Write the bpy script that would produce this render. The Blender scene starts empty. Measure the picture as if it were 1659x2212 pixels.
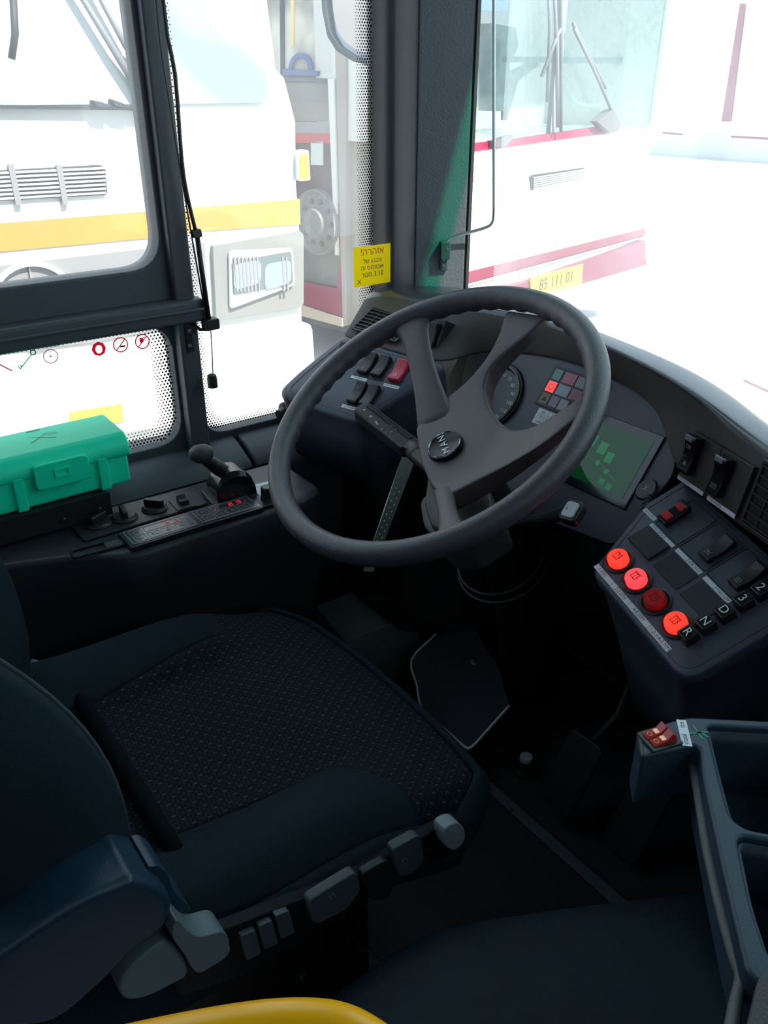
import bpy, bmesh, math, random
import numpy as np
from mathutils import Vector, Matrix
random.seed(4)
S = bpy.context.scene
COL = S.collection

# ------------------------------------------------------------------ camera, world, sun, exposure
CAM = np.array([.10, 0, 1.17]); YAW, PITCH, FPX = 53.4, 27.6, 1790.0
cd = bpy.data.cameras.new('camera'); cam = bpy.data.objects.new('camera', cd); COL.objects.link(cam)
cam.location = CAM; cam.rotation_euler = (math.radians(90-PITCH), 0, math.radians(YAW))
cd.sensor_fit = 'VERTICAL'; cd.sensor_height = 24; cd.lens = FPX/2212*24; cd.clip_start = .02
S.camera = cam
S.view_settings.view_transform = 'Standard'; S.view_settings.look = 'None'
S.view_settings.gamma = 1; S.view_settings.use_curve_mapping = False
S.view_settings.exposure = 0.0
w = bpy.data.worlds.new('sky'); S.world = w; w.use_nodes = True
wn = w.node_tree.nodes; bg = wn['Background']
bg.inputs[0].default_value = (.66, .82, 1, 1); bg.inputs[1].default_value = 2.0
sd = bpy.data.lights.new('sun', 'SUN'); sd.energy = 11; sd.angle = .012; sd.color = (1, .96, .88)
sun = bpy.data.objects.new('sun', sd); COL.objects.link(sun)
SUNDIR = Vector((.62, .15, .77)).normalized()
sun.rotation_euler = SUNDIR.to_track_quat('Z', 'Y').to_euler()

# ------------------------------------------------------------------ measuring helpers (a view ray met with a real plane)
_y, _p = math.radians(YAW), math.radians(PITCH)
FW = np.array([-math.sin(_y)*math.cos(_p), math.cos(_y)*math.cos(_p), -math.sin(_p)])
RT = np.array([math.cos(_y), math.sin(_y), 0]); UP = np.cross(RT, FW)
def ray(x, y): return FW+RT*(x-829.5)/FPX-UP*(y-1106)/FPX
class Fr:
    def __init__(s, P, u, v):
        s.P = np.array(P, float); u = np.array(u, float); s.u = u/np.linalg.norm(u)
        v = np.array(v, float); v = v-s.u*(s.u@v); s.v = v/np.linalg.norm(v); s.n = np.cross(s.u, s.v)
    def pt(s, a, b, h=0): return s.P+s.u*a+s.v*b+s.n*h
    def loc(s, x, y, h=0):
        d = ray(x, y); k = ((s.P+h*s.n-CAM)@s.n)/(d@s.n); X = CAM+k*d-s.P; return (X@s.u, X@s.v)
    def at(s, x, y, h=0): return s.pt(*s.loc(x, y, h), h)
    def sub(s, a, b, h=0, rot=0):
        c, q = math.cos(rot), math.sin(rot)
        return Fr(s.pt(a, b, h), s.u*c+s.v*q, s.v*c-s.u*q)
    def mat(s): return Matrix(((s.u[0], s.v[0], s.n[0], s.P[0]), (s.u[1], s.v[1], s.n[1], s.P[1]), (s.u[2], s.v[2], s.n[2], s.P[2]), (0, 0, 0, 1)))
def XY(z): return Fr((0, 0, z), (1, 0, 0), (0, 1, 0))
def onZ(x, y, z): return XY(z).at(x, y)
def onX(x, y, X): return Fr((X, 0, 0), (0, 1, 0), (0, 0, 1)).at(x, y)

# ------------------------------------------------------------------ materials
MC = {}
def mat(name, col, rough=.5, metal=0, bump=0, bscale=400, emit=0, spec=.5, trans=0, coat=0, var=0):
    if name in MC: return MC[name]
    m = bpy.data.materials.new(name); m.use_nodes = True; nt = m.node_tree; b = nt.nodes['Principled BSDF']
    b.inputs['Base Color'].default_value = (*col, 1); b.inputs['Roughness'].default_value = rough
    b.inputs['Metallic'].default_value = metal; b.inputs['Specular IOR Level'].default_value = spec
    if coat: b.inputs['Coat Weight'].default_value = coat
    if trans: b.inputs['Transmission Weight'].default_value = trans
    if emit:
        b.inputs['Emission Color'].default_value = (*col, 1); b.inputs['Emission Strength'].default_value = emit
    if bump or var:
        tc = nt.nodes.new('ShaderNodeTexCoord'); nz = nt.nodes.new('ShaderNodeTexNoise')
        nz.inputs['Scale'].default_value = bscale; nz.inputs['Detail'].default_value = 2
        nt.links.new(tc.outputs['Object'], nz.inputs['Vector'])
        if bump:
            bp = nt.nodes.new('ShaderNodeBump'); bp.inputs['Strength'].default_value = bump; bp.inputs['Distance'].default_value = .001
            nt.links.new(nz.outputs['Fac'], bp.inputs['Height']); nt.links.new(bp.outputs['Normal'], b.inputs['Normal'])
        if var:
            n2 = nt.nodes.new('ShaderNodeTexNoise'); n2.inputs['Scale'].default_value = bscale/12
            nt.links.new(tc.outputs['Object'], n2.inputs['Vector'])
            mx = nt.nodes.new('ShaderNodeMix'); mx.data_type = 'RGBA'
            mx.inputs['A'].default_value = (*[c*(1-var) for c in col], 1); mx.inputs['B'].default_value = (*[min(1, c*(1+var)) for c in col], 1)
            nt.links.new(n2.outputs['Fac'], mx.inputs['Factor']); nt.links.new(mx.outputs['Result'], b.inputs['Base Color'])
    MC[name] = m; return m
def glass_mat(name, tint=(1, 1, 1), dust=.06, dustcol=(.8, .85, .9), frit=None):
    # thin pane: clear + fresnel reflection + a film of dust that scatters; optional printed dot border
    m = bpy.data.materials.new(name); m.use_nodes = True; nt = m.node_tree; N = nt.nodes; L = nt.links; N.clear()
    out = N.new('ShaderNodeOutputMaterial'); tr = N.new('ShaderNodeBsdfTransparent'); tr.inputs[0].default_value = (*tint, 1)
    gl = N.new('ShaderNodeBsdfGlossy'); gl.inputs['Roughness'].default_value = .02
    fr = N.new('ShaderNodeLayerWeight'); fr.inputs[0].default_value = .5
    pw = N.new('ShaderNodeMath'); pw.operation = 'POWER'; pw.inputs[1].default_value = 5; L.new(fr.outputs['Facing'], pw.inputs[0])
    lw = N.new('ShaderNodeMath'); lw.operation = 'MULTIPLY_ADD'; lw.inputs[1].default_value = .45; lw.inputs[2].default_value = .03; L.new(pw.outputs[0], lw.inputs[0])
    m1 = N.new('ShaderNodeMixShader'); L.new(lw.outputs[0], m1.inputs[0]); L.new(tr.outputs[0], m1.inputs[1]); L.new(gl.outputs[0], m1.inputs[2])
    df = N.new('ShaderNodeBsdfTranslucent'); df.inputs[0].default_value = (*dustcol, 1)
    tc = N.new('ShaderNodeTexCoord'); nz = N.new('ShaderNodeTexNoise'); nz.inputs['Scale'].default_value = 6; L.new(tc.outputs['Object'], nz.inputs['Vector'])
    mu = N.new('ShaderNodeMath'); mu.operation = 'MULTIPLY'; mu.inputs[1].default_value = dust*2; L.new(nz.outputs['Fac'], mu.inputs[0])
    m2 = N.new('ShaderNodeMixShader'); L.new(mu.outputs[0], m2.inputs[0]); L.new(m1.outputs[0], m2.inputs[1]); L.new(df.outputs[0], m2.inputs[2])
    L.new(m2.outputs[0], out.inputs[0]); return m
def frit_mat(name, pitch=.0062):
    # printed black dots; dot radius follows the UV.y of the band (1 at the outer edge of the pane)
    m = bpy.data.materials.new(name); m.use_nodes = True; nt = m.node_tree; N = nt.nodes; L = nt.links; N.clear()
    out = N.new('ShaderNodeOutputMaterial'); tr = N.new('ShaderNodeBsdfTransparent'); bk = N.new('ShaderNodeBsdfPrincipled')
    bk.inputs['Base Color'].default_value = (.012, .012, .014, 1); bk.inputs['Roughness'].default_value = .5
    ga = N.new('ShaderNodeAttribute'); ga.attribute_name = 'UVMap'   # x,y in metres of the pane's own plane
    gb = N.new('ShaderNodeAttribute'); gb.attribute_name = 'Edge'
    def math_(op, a, b=None):
        n = N.new('ShaderNodeMath'); n.operation = op
        for i, q in enumerate((a, b)):
            if q is None: continue
            if isinstance(q, (int, float)): n.inputs[i].default_value = q
            else: L.new(q, n.inputs[i])
        return n.outputs[0]
    sx = N.new('ShaderNodeSeparateXYZ'); L.new(ga.outputs['Vector'], sx.inputs[0])
    X = math_('DIVIDE', sx.outputs[0], pitch); Y = math_('DIVIDE', sx.outputs[1], pitch*.866)
    row = math_('FLOOR', Y); odd = math_('MULTIPLY', math_('MODULO', math_('ABSOLUTE', row), 2.0), .5)
    fx = math_('SUBTRACT', math_('FRACT', math_('ADD', X, odd)), .5); fy = math_('MULTIPLY', math_('SUBTRACT', math_('FRACT', Y), .5), .866)
    d = math_('SQRT', math_('ADD', math_('MULTIPLY', fx, fx), math_('MULTIPLY', fy, fy)))
    se = N.new('ShaderNodeSeparateXYZ'); L.new(gb.outputs['Vector'], se.inputs[0])
    rad = math_('ADD', .16, math_('MULTIPLY', se.outputs[1], .38))
    mask = math_('LESS_THAN', d, rad)
    mx = N.new('ShaderNodeMixShader'); L.new(mask, mx.inputs[0]); L.new(tr.outputs[0], mx.inputs[1]); L.new(bk.outputs[0], mx.inputs[2])
    L.new(mx.outputs[0], out.inputs[0]); return m
DASH = mat('dash_plastic', (.060, .070, .106), .45, bump=.35, bscale=900)
DASHF = mat('dash_face_plastic', (.058, .049, .047), .62, bump=.35, bscale=900)
BLACK = mat('black_plastic', (.012, .012, .014), .45, bump=.15, bscale=700)
GLOSSB = mat('gloss_black', (.008, .008, .010), .18)
RIM = mat('wheel_foam', (.062, .059, .070), .36, bump=.6, bscale=700)
HUB = mat('wheel_hub_plastic', (.078, .064, .066), .45, bump=.4, bscale=800)
GREYP = mat('grey_plastic', (.16, .18, .20), .5)
LGREY = mat('light_grey_plastic', (.42, .46, .48), .45)
WHITE = mat('white_print', (.75, .78, .82), .5)
LABEL = mat('label_white', (.72, .76, .84), .5)
INK = mat('label_ink', (.02, .02, .02), .6)
DIM = mat('dim_print', (.30, .32, .34), .5)
STEEL = mat('brushed_steel', (.55, .56, .57), .32, metal=1)
PILLAR = mat('pillar_grey', (.14, .155, .18), .6, bump=.9, bscale=260)
PILLARD = mat('pillar_dark', (.036, .034, .040), .45)
FRAME = mat('window_frame_black', (.060, .070, .085), .5, bump=.2, bscale=500)
FLOORM = mat('floor_rubber', (.018, .022, .028), .6, bump=.4, bscale=300)
FABP = mat('seat_plain_fabric', (.008, .018, .026), .9, bump=.7, bscale=900, spec=.15)
ARM = mat('armrest_blue_plastic', (.008, .028, .055), .42, bump=.2, bscale=500)
YEL = mat('yellow_enamel', (1, .44, .0), .28, spec=.35, coat=.1)
GREEN = mat('green_box_plastic', (.002, .92, .54), .5, bump=.2, bscale=400)
GREEND = mat('green_mark', (.0, .22, .13), .5)
REDSW = mat('red_switch', (.55, .02, .06), .4)
def fabric_pattern():
    m = bpy.data.materials.new('seat_knit_fabric'); m.use_nodes = True; nt = m.node_tree; N = nt.nodes; L = nt.links; b = N['Principled BSDF']
    b.inputs['Roughness'].default_value = .9; b.inputs['Specular IOR Level'].default_value = .15
    tc = N.new('ShaderNodeTexCoord'); mp = N.new('ShaderNodeMapping'); mp.inputs['Rotation'].default_value = (0, 0, math.radians(8)); L.new(tc.outputs['Object'], mp.inputs[0])
    sx = N.new('ShaderNodeSeparateXYZ'); L.new(mp.outputs[0], sx.inputs[0])
    def math_(op, a, c=None):
        n = N.new('ShaderNodeMath'); n.operation = op
        for i, q in enumerate((a, c)):
            if q is None: continue
            if isinstance(q, (int, float)): n.inputs[i].default_value = q
            else: L.new(q, n.inputs[i])
        return n.outputs[0]
    def dots(px_, py_, rx, ry, off=0):
        X = math_('DIVIDE', sx.outputs[0], px_); Y = math_('DIVIDE', math_('ADD', sx.outputs[1], off), py_)
        odd = math_('MULTIPLY', math_('MODULO', math_('ABSOLUTE', math_('FLOOR', Y)), 2.0), .5)
        fx = math_('DIVIDE', math_('SUBTRACT', math_('FRACT', math_('ADD', X, odd)), .5), rx/px_)
        fy = math_('DIVIDE', math_('SUBTRACT', math_('FRACT', Y), .5), ry/py_)
        return math_('LESS_THAN', math_('ADD', math_('MULTIPLY', fx, fx), math_('MULTIPLY', fy, fy)), 1.0)
    cell = dots(.009, .0045, .0032, .0017); fleck = dots(.018, .009, .0008, .0024)
    m1 = N.new('ShaderNodeMix'); m1.data_type = 'RGBA'; m1.inputs['A'].default_value = (.0055, .008, .012, 1); m1.inputs['B'].default_value = (.011, .016, .023, 1); L.new(cell, m1.inputs['Factor'])
    m2 = N.new('ShaderNodeMix'); m2.data_type = 'RGBA'; L.new(m1.outputs['Result'], m2.inputs['A']); m2.inputs['B'].default_value = (.075, .066, .068, 1); L.new(fleck, m2.inputs['Factor'])
    L.new(m2.outputs['Result'], b.inputs['Base Color'])
    bp = N.new('ShaderNodeBump'); bp.inputs['Strength'].default_value = .6; bp.inputs['Distance'].default_value = .001; L.new(cell, bp.inputs['Height']); L.new(bp.outputs[0], b.inputs['Normal'])
    return m
FABK = fabric_pattern()

# ------------------------------------------------------------------ object helpers
def link(o, parent=None):
    COL.objects.link(o)
    if parent is not None: o.parent = parent; o.matrix_parent_inverse = parent.matrix_world.inverted() if False else Matrix.Identity(4)
    return o
ROOTLOC = {}
def thing(name, label, cat, loc=(0, 0, 0), group=None):
    o = bpy.data.objects.new(name, None); o.empty_display_size = .05; COL.objects.link(o); o.location = Vector(loc)
    o['label'] = label; o['category'] = cat
    if group: o['group'] = group
    ROOTLOC[o.name] = Vector(loc); return o
def tag(o, label, cat, group=None):
    o['label'] = label; o['category'] = cat
    if group: o['group'] = group
    return o
def rootoff(parent):
    v = Vector((0, 0, 0))
    p = parent
    while p is not None: v += p.location; p = p.parent
    return v
def obj(name, verts, faces, m, parent=None, smooth=False, bevel=0, segs=2, subsurf=0, solid=0, auto=True):
    # verts are world coordinates; the object's origin is put at its centre
    V = np.array([tuple(v) for v in verts], float); c = (V.min(0)+V.max(0))/2
    me = bpy.data.meshes.new(name); me.from_pydata([tuple(v-c) for v in V], [], [tuple(f) for f in faces]); me.update()
    bm = bmesh.new(); bm.from_mesh(me)
    if solid == 0 and all(e.is_manifold for e in bm.edges): bmesh.ops.recalc_face_normals(bm, faces=bm.faces)
    bm.to_mesh(me); bm.free()
    return finish(name, me, c, m, parent, smooth, bevel, segs, subsurf, solid)
def finish(name, me, c, m, parent, smooth=False, bevel=0, segs=2, subsurf=0, solid=0):
    me.materials.append(m)
    o = bpy.data.objects.new(name, me); COL.objects.link(o)
    if parent is not None: o.parent = parent
    o.location = Vector(c)-(rootoff(parent) if parent is not None else Vector((0, 0, 0)))
    if solid:
        s = o.modifiers.new('thickness', 'SOLIDIFY'); s.thickness = solid; s.offset = -1
    if subsurf:
        s = o.modifiers.new('smooth', 'SUBSURF'); s.levels = s.render_levels = subsurf
    if bevel:
        b = o.modifiers.new('edges', 'BEVEL'); b.width = bevel; b.segments = segs; b.limit_method = 'ANGLE'; b.angle_limit = math.radians(32); b.use_clamp_overlap = True
    if smooth or bevel or subsurf:
        for p in me.polygons: p.use_smooth = True
        if bevel:
            wn_ = o.modifiers.new('normals', 'WEIGHTED_NORMAL'); wn_.keep_sharp = False
    return o
def struct(o): o['kind'] = 'structure'; return o
def prism(name, F, pts, h0, h1, m, parent=None, bevel=0, taper=None, segs=2, smooth=False, subsurf=0):
    n = len(pts); top = taper(pts) if taper else pts
    V = [F.pt(a, b, h0) for a, b in pts]+[F.pt(a, b, h1) for a, b in top]
    Fc = [list(range(n))[::-1], list(range(n, 2*n))]+[[i, (i+1) % n, n+(i+1) % n, n+i] for i in range(n)]
    return obj(name, V, Fc, m, parent, bevel=bevel, segs=segs, smooth=smooth, subsurf=subsurf)
def boxf(name, F, a0, a1, b0, b1, h0, h1, m, parent=None, bevel=0, segs=2):
    return prism(name, F, [(a0, b0), (a1, b0), (a1, b1), (a0, b1)], h0, h1, m, parent, bevel, segs=segs)
W0 = XY(0)
def box(name, x0, x1, y0, y1, z0, z1, m, parent=None, bevel=0): return boxf(name, W0, x0, x1, y0, y1, z0, z1, m, parent, bevel)
def rrect(a0, a1, b0, b1, r, k=5):
    P = []
    for cx, cy, s in ((a1-r, b1-r, 0), (a0+r, b1-r, 90), (a0+r, b0+r, 180), (a1-r, b0+r, 270)):
        for i in range(k+1):
            t = math.radians(s+90*i/k); P.append((cx+r*math.cos(t), cy+r*math.sin(t)))
    return P
def rpoly(pts, r, k=5):
    # round the corners of any polygon
    out = []; n = len(pts)
    for i in range(n):
        p = np.array(pts[i]); a = np.array(pts[i-1]); b = np.array(pts[(i+1) % n])
        rr = r[i] if isinstance(r, (list, tuple)) else r
        da = np.linalg.norm(a-p); db = np.linalg.norm(b-p); q = min(rr, da*.45, db*.45)
        A = p+(a-p)/da*q; B = p+(b-p)/db*q
        for j in range(k+1):
            t = j/k; out.append(tuple((1-t)**2*A+2*t*(1-t)*p+t*t*B))
    return out
def circ(a, b, r, n=28, ry=None): return [(a+r*math.cos(2*math.pi*i/n), b+(ry or r)*math.sin(2*math.pi*i/n)) for i in range(n)]
def plate(name, F, loops, h0, h1, m, parent=None, bevel=0):
    # a flat plate with holes: first loop outer, the others holes (filled by a 2D curve)
    cu = bpy.data.curves.new(name, 'CURVE'); cu.dimensions = '2D'; cu.fill_mode = 'BOTH'
    for l in loops:
        sp = cu.splines.new('POLY'); sp.points.add(len(l)-1); sp.use_cyclic_u = True
        for i, (a, b) in enumerate(l): sp.points[i].co = (a, b, 0, 1)
    cu.extrude = abs(h1-h0)/2
    if bevel: cu.bevel_depth = bevel; cu.bevel_resolution = 2; cu.offset = -bevel; cu.extrude = max(0, cu.extrude-bevel)
    return curve_mesh(name, cu, F, (h0+h1)/2, m, parent)
def curve_mesh(name, cu, F, h, m, parent, smooth=False):
    t = bpy.data.objects.new('tmp', cu); COL.objects.link(t)
    dg = bpy.context.evaluated_depsgraph_get(); me = bpy.data.meshes.new_from_object(t.evaluated_get(dg)); me.name = name
    bpy.data.objects.remove(t); bpy.data.curves.remove(cu)
    me.materials.clear()
    if not len(me.vertices): return None
    M = F.mat() @ Matrix.Translation((0, 0, h)); me.transform(M)
    V = np.array([tuple(v.co) for v in me.vertices]); c = (V.min(0)+V.max(0))/2
    me.transform(Matrix.Translation(Vector(-c)))
    return finish(name, me, c, m, parent, smooth)
def text(name, F, s, size, m, parent=None, h=.0004, depth=.0002, align='CENTER', bold=0):
    # lettering; every glyph contour is filled on its own, so overlapping contours do not cancel out
    cu = bpy.data.curves.new(name, 'FONT'); cu.body = s; cu.size = size; cu.align_x = align; cu.align_y = 'CENTER'; cu.resolution_u = 3; cu.fill_mode = 'NONE'
    if bold: cu.offset = bold
    t = bpy.data.objects.new('tmp', cu); COL.objects.link(t)
    me = bpy.data.meshes.new_from_object(t.evaluated_get(bpy.context.evaluated_depsgraph_get()))
    bpy.data.objects.remove(t); bpy.data.curves.remove(cu)
    P = [(v.co.x, v.co.y) for v in me.vertices]; nxt = {e.vertices[0]: e.vertices[1] for e in me.edges}
    adj = {}
    for e in me.edges: a, b = e.vertices; adj.setdefault(a, []).append(b); adj.setdefault(b, []).append(a)
    seen, loops = set(), []
    for v0 in sorted(adj):
        if v0 in seen: continue
        lp = [v0]; seen.add(v0); cur = v0
        n_ = [q for q in adj[cur] if q == cur+1] or adj[cur]; cur = n_[0]
        while cur not in seen:
            seen.add(cur); lp.append(cur); q_ = [q for q in adj[cur] if q not in seen]
            if not q_: break
            cur = q_[0]
        L2 = []
        for i in lp:
            if not L2 or math.dist(P[i], L2[-1]) > size*.0015: L2.append(P[i])
        if len(L2) > 2 and math.dist(L2[0], L2[-1]) < size*.0015: L2.pop()
        if len(L2) > 2: loops.append(L2)
    bpy.data.meshes.remove(me)
    if not loops: return None
    def ar_(l): return sum(l[i-1][0]*l[i][1]-l[i][0]*l[i-1][1] for i in range(len(l)))/2
    def inside(p, l):
        c = False
        for i in range(len(l)):
            (x1, y1), (x2, y2) = l[i-1], l[i]
            if (y1 > p[1]) != (y2 > p[1]) and p[0] < (x2-x1)*(p[1]-y1)/(y2-y1)+x1: c = not c
        return c
    A = [ar_(l) for l in loops]; N_ = range(len(loops))
    def holds(i, j): return i != j and A[i]*A[j] < 0 and abs(A[j]) < abs(A[i]) and all(inside(p, loops[i]) for p in loops[j])
    outs = [j for j in N_ if not any(holds(i, j) for i in N_)]
    V, Fc = [], []
    for i in outs:
        bm = bmesh.new()
        hs = [j for j in N_ if holds(i, j)]
        for l in [loops[i]]+[loops[j] for j in hs]:
            vs = [bm.verts.new((x, y, 0)) for x, y in l]
            for a in range(len(vs)): bm.edges.new((vs[a-1], vs[a]))
        bmesh.ops.triangle_fill(bm, edges=bm.edges[:], use_beauty=True, use_dissolve=False, normal=(0, 0, 1))
        bm.verts.index_update(); k = len(V); V += [F.pt(v.co.x, v.co.y, h+depth) for v in bm.verts]
        for f in bm.faces: Fc.append([k+v.index for v in f.verts])
        bm.free()
    V = np.array(V); c = (V.min(0)+V.max(0))/2
    me = bpy.data.meshes.new(name); me.from_pydata([tuple(v-c) for v in V], [], Fc); me.update()
    return finish(name, me, c, m, parent)
def sweep(name, pts, r, m, parent=None, n=12, cyc=False, smooth=True, flat=1, up=None, res=0):
    P = [np.array(p, float) for p in pts]
    if res: P = catmull(P, res, cyc)
    k = len(P); R = r if isinstance(r, (list, tuple, np.ndarray)) else [r]*k
    if len(R) != k: R = list(np.interp(np.linspace(0, 1, k), np.linspace(0, 1, len(R)), R))
    V = []; u = None
    for i in range(k):
        t = (P[(i+1) % k]-P[i-1]) if cyc else (P[min(i+1, k-1)]-P[max(i-1, 0)]); t = t/np.linalg.norm(t)
        if u is None:
            u = np.array(up, float) if up is not None else (np.array([0, 0, 1.]) if abs(t[2]) < .9 else np.array([1., 0, 0]))
        u = u-t*(u@t); u = u/np.linalg.norm(u); v = np.cross(t, u)
        for j in range(n):
            a = 2*math.pi*j/n; V.append(P[i]+R[i]*(math.cos(a)*u*flat+math.sin(a)*v))
    Fc = []
    for i in range(k if cyc else k-1):
        for j in range(n): Fc.append([i*n+j, i*n+(j+1) % n, ((i+1) % k)*n+(j+1) % n, ((i+1) % k)*n+j])
    if not cyc: Fc += [list(range(n))[::-1], [(k-1)*n+j for j in range(n)]]
    return obj(name, V, Fc, m, parent, smooth=smooth)
def catmull(P, res, cyc=False):
    out = []; k = len(P)
    for i in range(k if cyc else k-1):
        p0, p1, p2, p3 = (P[(i-1) % k], P[i], P[(i+1) % k], P[(i+2) % k]) if cyc else (P[max(i-1, 0)], P[i], P[i+1], P[min(i+2, k-1)])
        for j in range(res):
            t = j/res; out.append(.5*(2*p1+(p2-p0)*t+(2*p0-5*p1+4*p2-p3)*t*t+(3*p1-p0-3*p2+p3)*t**3))
    if not cyc: out.append(P[-1])
    return out
def lathe(name, F, prof, m, parent=None, n=32, smooth=True, bevel=0, cap=True):
    V = []; Fc = []; k = len(prof)
    for i in range(n):
        a = 2*math.pi*i/n
        for r, h in prof: V.append(F.pt(r*math.cos(a), r*math.sin(a), h))
    for i in range(n):
        for j in range(k-1): Fc.append([i*k+j, ((i+1) % n)*k+j, ((i+1) % n)*k+j+1, i*k+j+1])
    if cap and prof[0][0] > 1e-6: Fc.append([i*k for i in range(n)][::-1])
    if cap and prof[-1][0] > 1e-6: Fc.append([i*k+k-1 for i in range(n)])
    o = obj(name, V, Fc, m, parent, smooth=False)
    bm = bmesh.new(); bm.from_mesh(o.data); bmesh.ops.remove_doubles(bm, verts=bm.verts, dist=1e-5); bmesh.ops.recalc_face_normals(bm, faces=bm.faces); bm.to_mesh(o.data); bm.free()
    if smooth:
        for p in o.data.polygons: p.use_smooth = True
        try: o.data.set_sharp_from_angle(angle=math.radians(38))
        except Exception: pass
    return o
def loft(name, rows, m, parent=None, closed=True, smooth=True, cap=True, subsurf=0, solid=0, bevel=0):
    n = len(rows[0]); V = [p for r in rows for p in r]; Fc = []
    for i in range(len(rows)-1):
        for j in range(n if closed else n-1): Fc.append([i*n+j, i*n+(j+1) % n, (i+1)*n+(j+1) % n, (i+1)*n+j])
    if closed and cap: Fc += [list(range(n))[::-1], [(len(rows)-1)*n+j for j in range(n)]]
    return obj(name, V, Fc, m, parent, smooth=smooth, subsurf=subsurf, solid=solid, bevel=bevel)
def multi(name, boxes, m, parent=None, bevel=0):
    # several boxes (frame, a0,a1,b0,b1,h0,h1) that form ONE pattern of one part
    V = []; Fc = []
    for F, a0, a1, b0, b1, h0, h1 in boxes:
        k = len(V); V += [F.pt(a, b, h) for h in (h0, h1) for a, b in ((a0, b0), (a1, b0), (a1, b1), (a0, b1))]
        Fc += [[k+3, k+2, k+1, k], [k+4, k+5, k+6, k+7]]+[[k+i, k+(i+1) % 4, k+4+(i+1) % 4, k+4+i] for i in range(4)]
    return obj(name, V, Fc, m, parent, bevel=bevel)
def line_art(name, F, segs, wdt, m, parent=None, h=.0004):
    # printed line drawing (icon): each segment a thin raised bar
    bs = []
    for (a0, b0), (a1, b1) in segs:
        L_ = math.hypot(a1-a0, b1-b0); G = F.sub((a0+a1)/2, (b0+b1)/2, 0, math.atan2(b1-b0, a1-a0))
        bs.append((G, -L_/2-wdt/2, L_/2+wdt/2, -wdt/2, wdt/2, 0, h))
    return multi(name, bs, m, parent)
def arc(a, b, r, t0, t1, k=10): 
    P = [(a+r*math.cos(math.radians(t0+(t1-t0)*i/k)), b+r*math.sin(math.radians(t0+(t1-t0)*i/k))) for i in range(k+1)]
    return list(zip(P[:-1], P[1:]))
def poly(*P, close=False): 
    P = list(P)+([P[0]] if close else []); return list(zip(P[:-1], P[1:]))
ICONS = {
 'lampx': arc(0, 0, .35, 0, 360)+poly((-.7, -.6), (-.3, -.2))+poly((.3, .2), (.7, .6))+poly((-.7, .6), (.7, -.6))+poly((-.7, .5), (-.7, -.5)),
 'ring': arc(0, 0, .5, 60, 360),
 'tri': poly((-.6, -.5), (.6, -.5), (0, .55), close=True)+poly((-.3, -.32), (.3, -.32), (0, .22), close=True),
 'slash': arc(0, 0, .4, 0, 360)+poly((-.5, -.5), (.5, .5)),
 'door': poly((-.5, -.5), (-.5, .5), (.5, .5), (.5, -.5), close=True)+poly((0, -.5), (0, .5))+poly((-.7, .65), (.7, .65))+poly((.3, .2), (.7, -.1)),
 'arrows': poly((-.9, 0), (-.4, .3), (-.4, .12), (-.1, .12), (-.1, -.12), (-.4, -.12), (-.4, -.3), close=True)+poly((.9, -.2), (.4, .1), (.4, -.08), (.1, -.08), (.1, -.32), (.4, -.32), (.4, -.5), close=True),
 'wash': poly((-.5, .2), (.5, .4), (.3, -.4), (-.3, -.4), close=True)+poly((0, .6), (0, -.2)),
 'lamp': arc(-.1, 0, .35, -90, 90)+poly((-.1, .35), (-.1, -.35))+poly((-.3, .3), (-.8, .2))+poly((-.3, 0), (-.8, -.1))+poly((-.3, -.3), (-.8, -.4)),
 'fan': arc(0, .3, .22, 0, 360, 8)+arc(.3, 0, .22, 0, 360, 8)+arc(0, -.3, .22, 0, 360, 8)+arc(-.3, 0, .22, 0, 360, 8),
 'up': poly((-.6, -.3), (0, .1), (.6, -.3))+poly((-.6, .05), (0, .45), (.6, .05)),
 'down': poly((-.6, .3), (0, -.1), (.6, .3))+poly((-.6, -.05), (0, -.45), (.6, -.05)),
 'pct': poly((-.5, -.5), (.5, .5))+arc(-.4, .25, .2, 0, 360, 8)+arc(.45, -.2, .25, 0, 360, 8),
 'wave': poly((-.6, .2), (-.2, .4), (.2, .1), (.6, .3))+poly((-.6, -.2), (-.2, 0), (.2, -.3), (.6, -.1)),
 'bulb': poly((-.6, -.5), (-.6, .5), (.6, .5), (.6, -.5), close=True)+arc(0, 0, .25, 0, 360, 8)+poly((0, -.25), (0, -.5)),
 'arr': poly((-.4, -.35), (.4, -.35), (0, .35), close=True)+poly((-.2, -.2), (.2, -.2), (0, .15), close=True),
 'bars': poly((-.4, .5), (.4, .5))+poly((-.3, .3), (.3, .3))+poly((-.4, -.5), (.4, -.5))+poly((0, .1), (0, -.5)),
 'sqr': poly((-.4, -.5), (-.4, .5), (.4, .5), (.4, -.5)),
}
def icon(F, kind, a, b, size, m, parent, rot=0, h=.0004, w_=None):
    G = F.sub(a, b, 0, rot)
    return line_art('icon', G, [((p[0]*size, p[1]*size), (q[0]*size, q[1]*size)) for p, q in ICONS[kind]], w_ or size*.10, m, parent, h)
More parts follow.
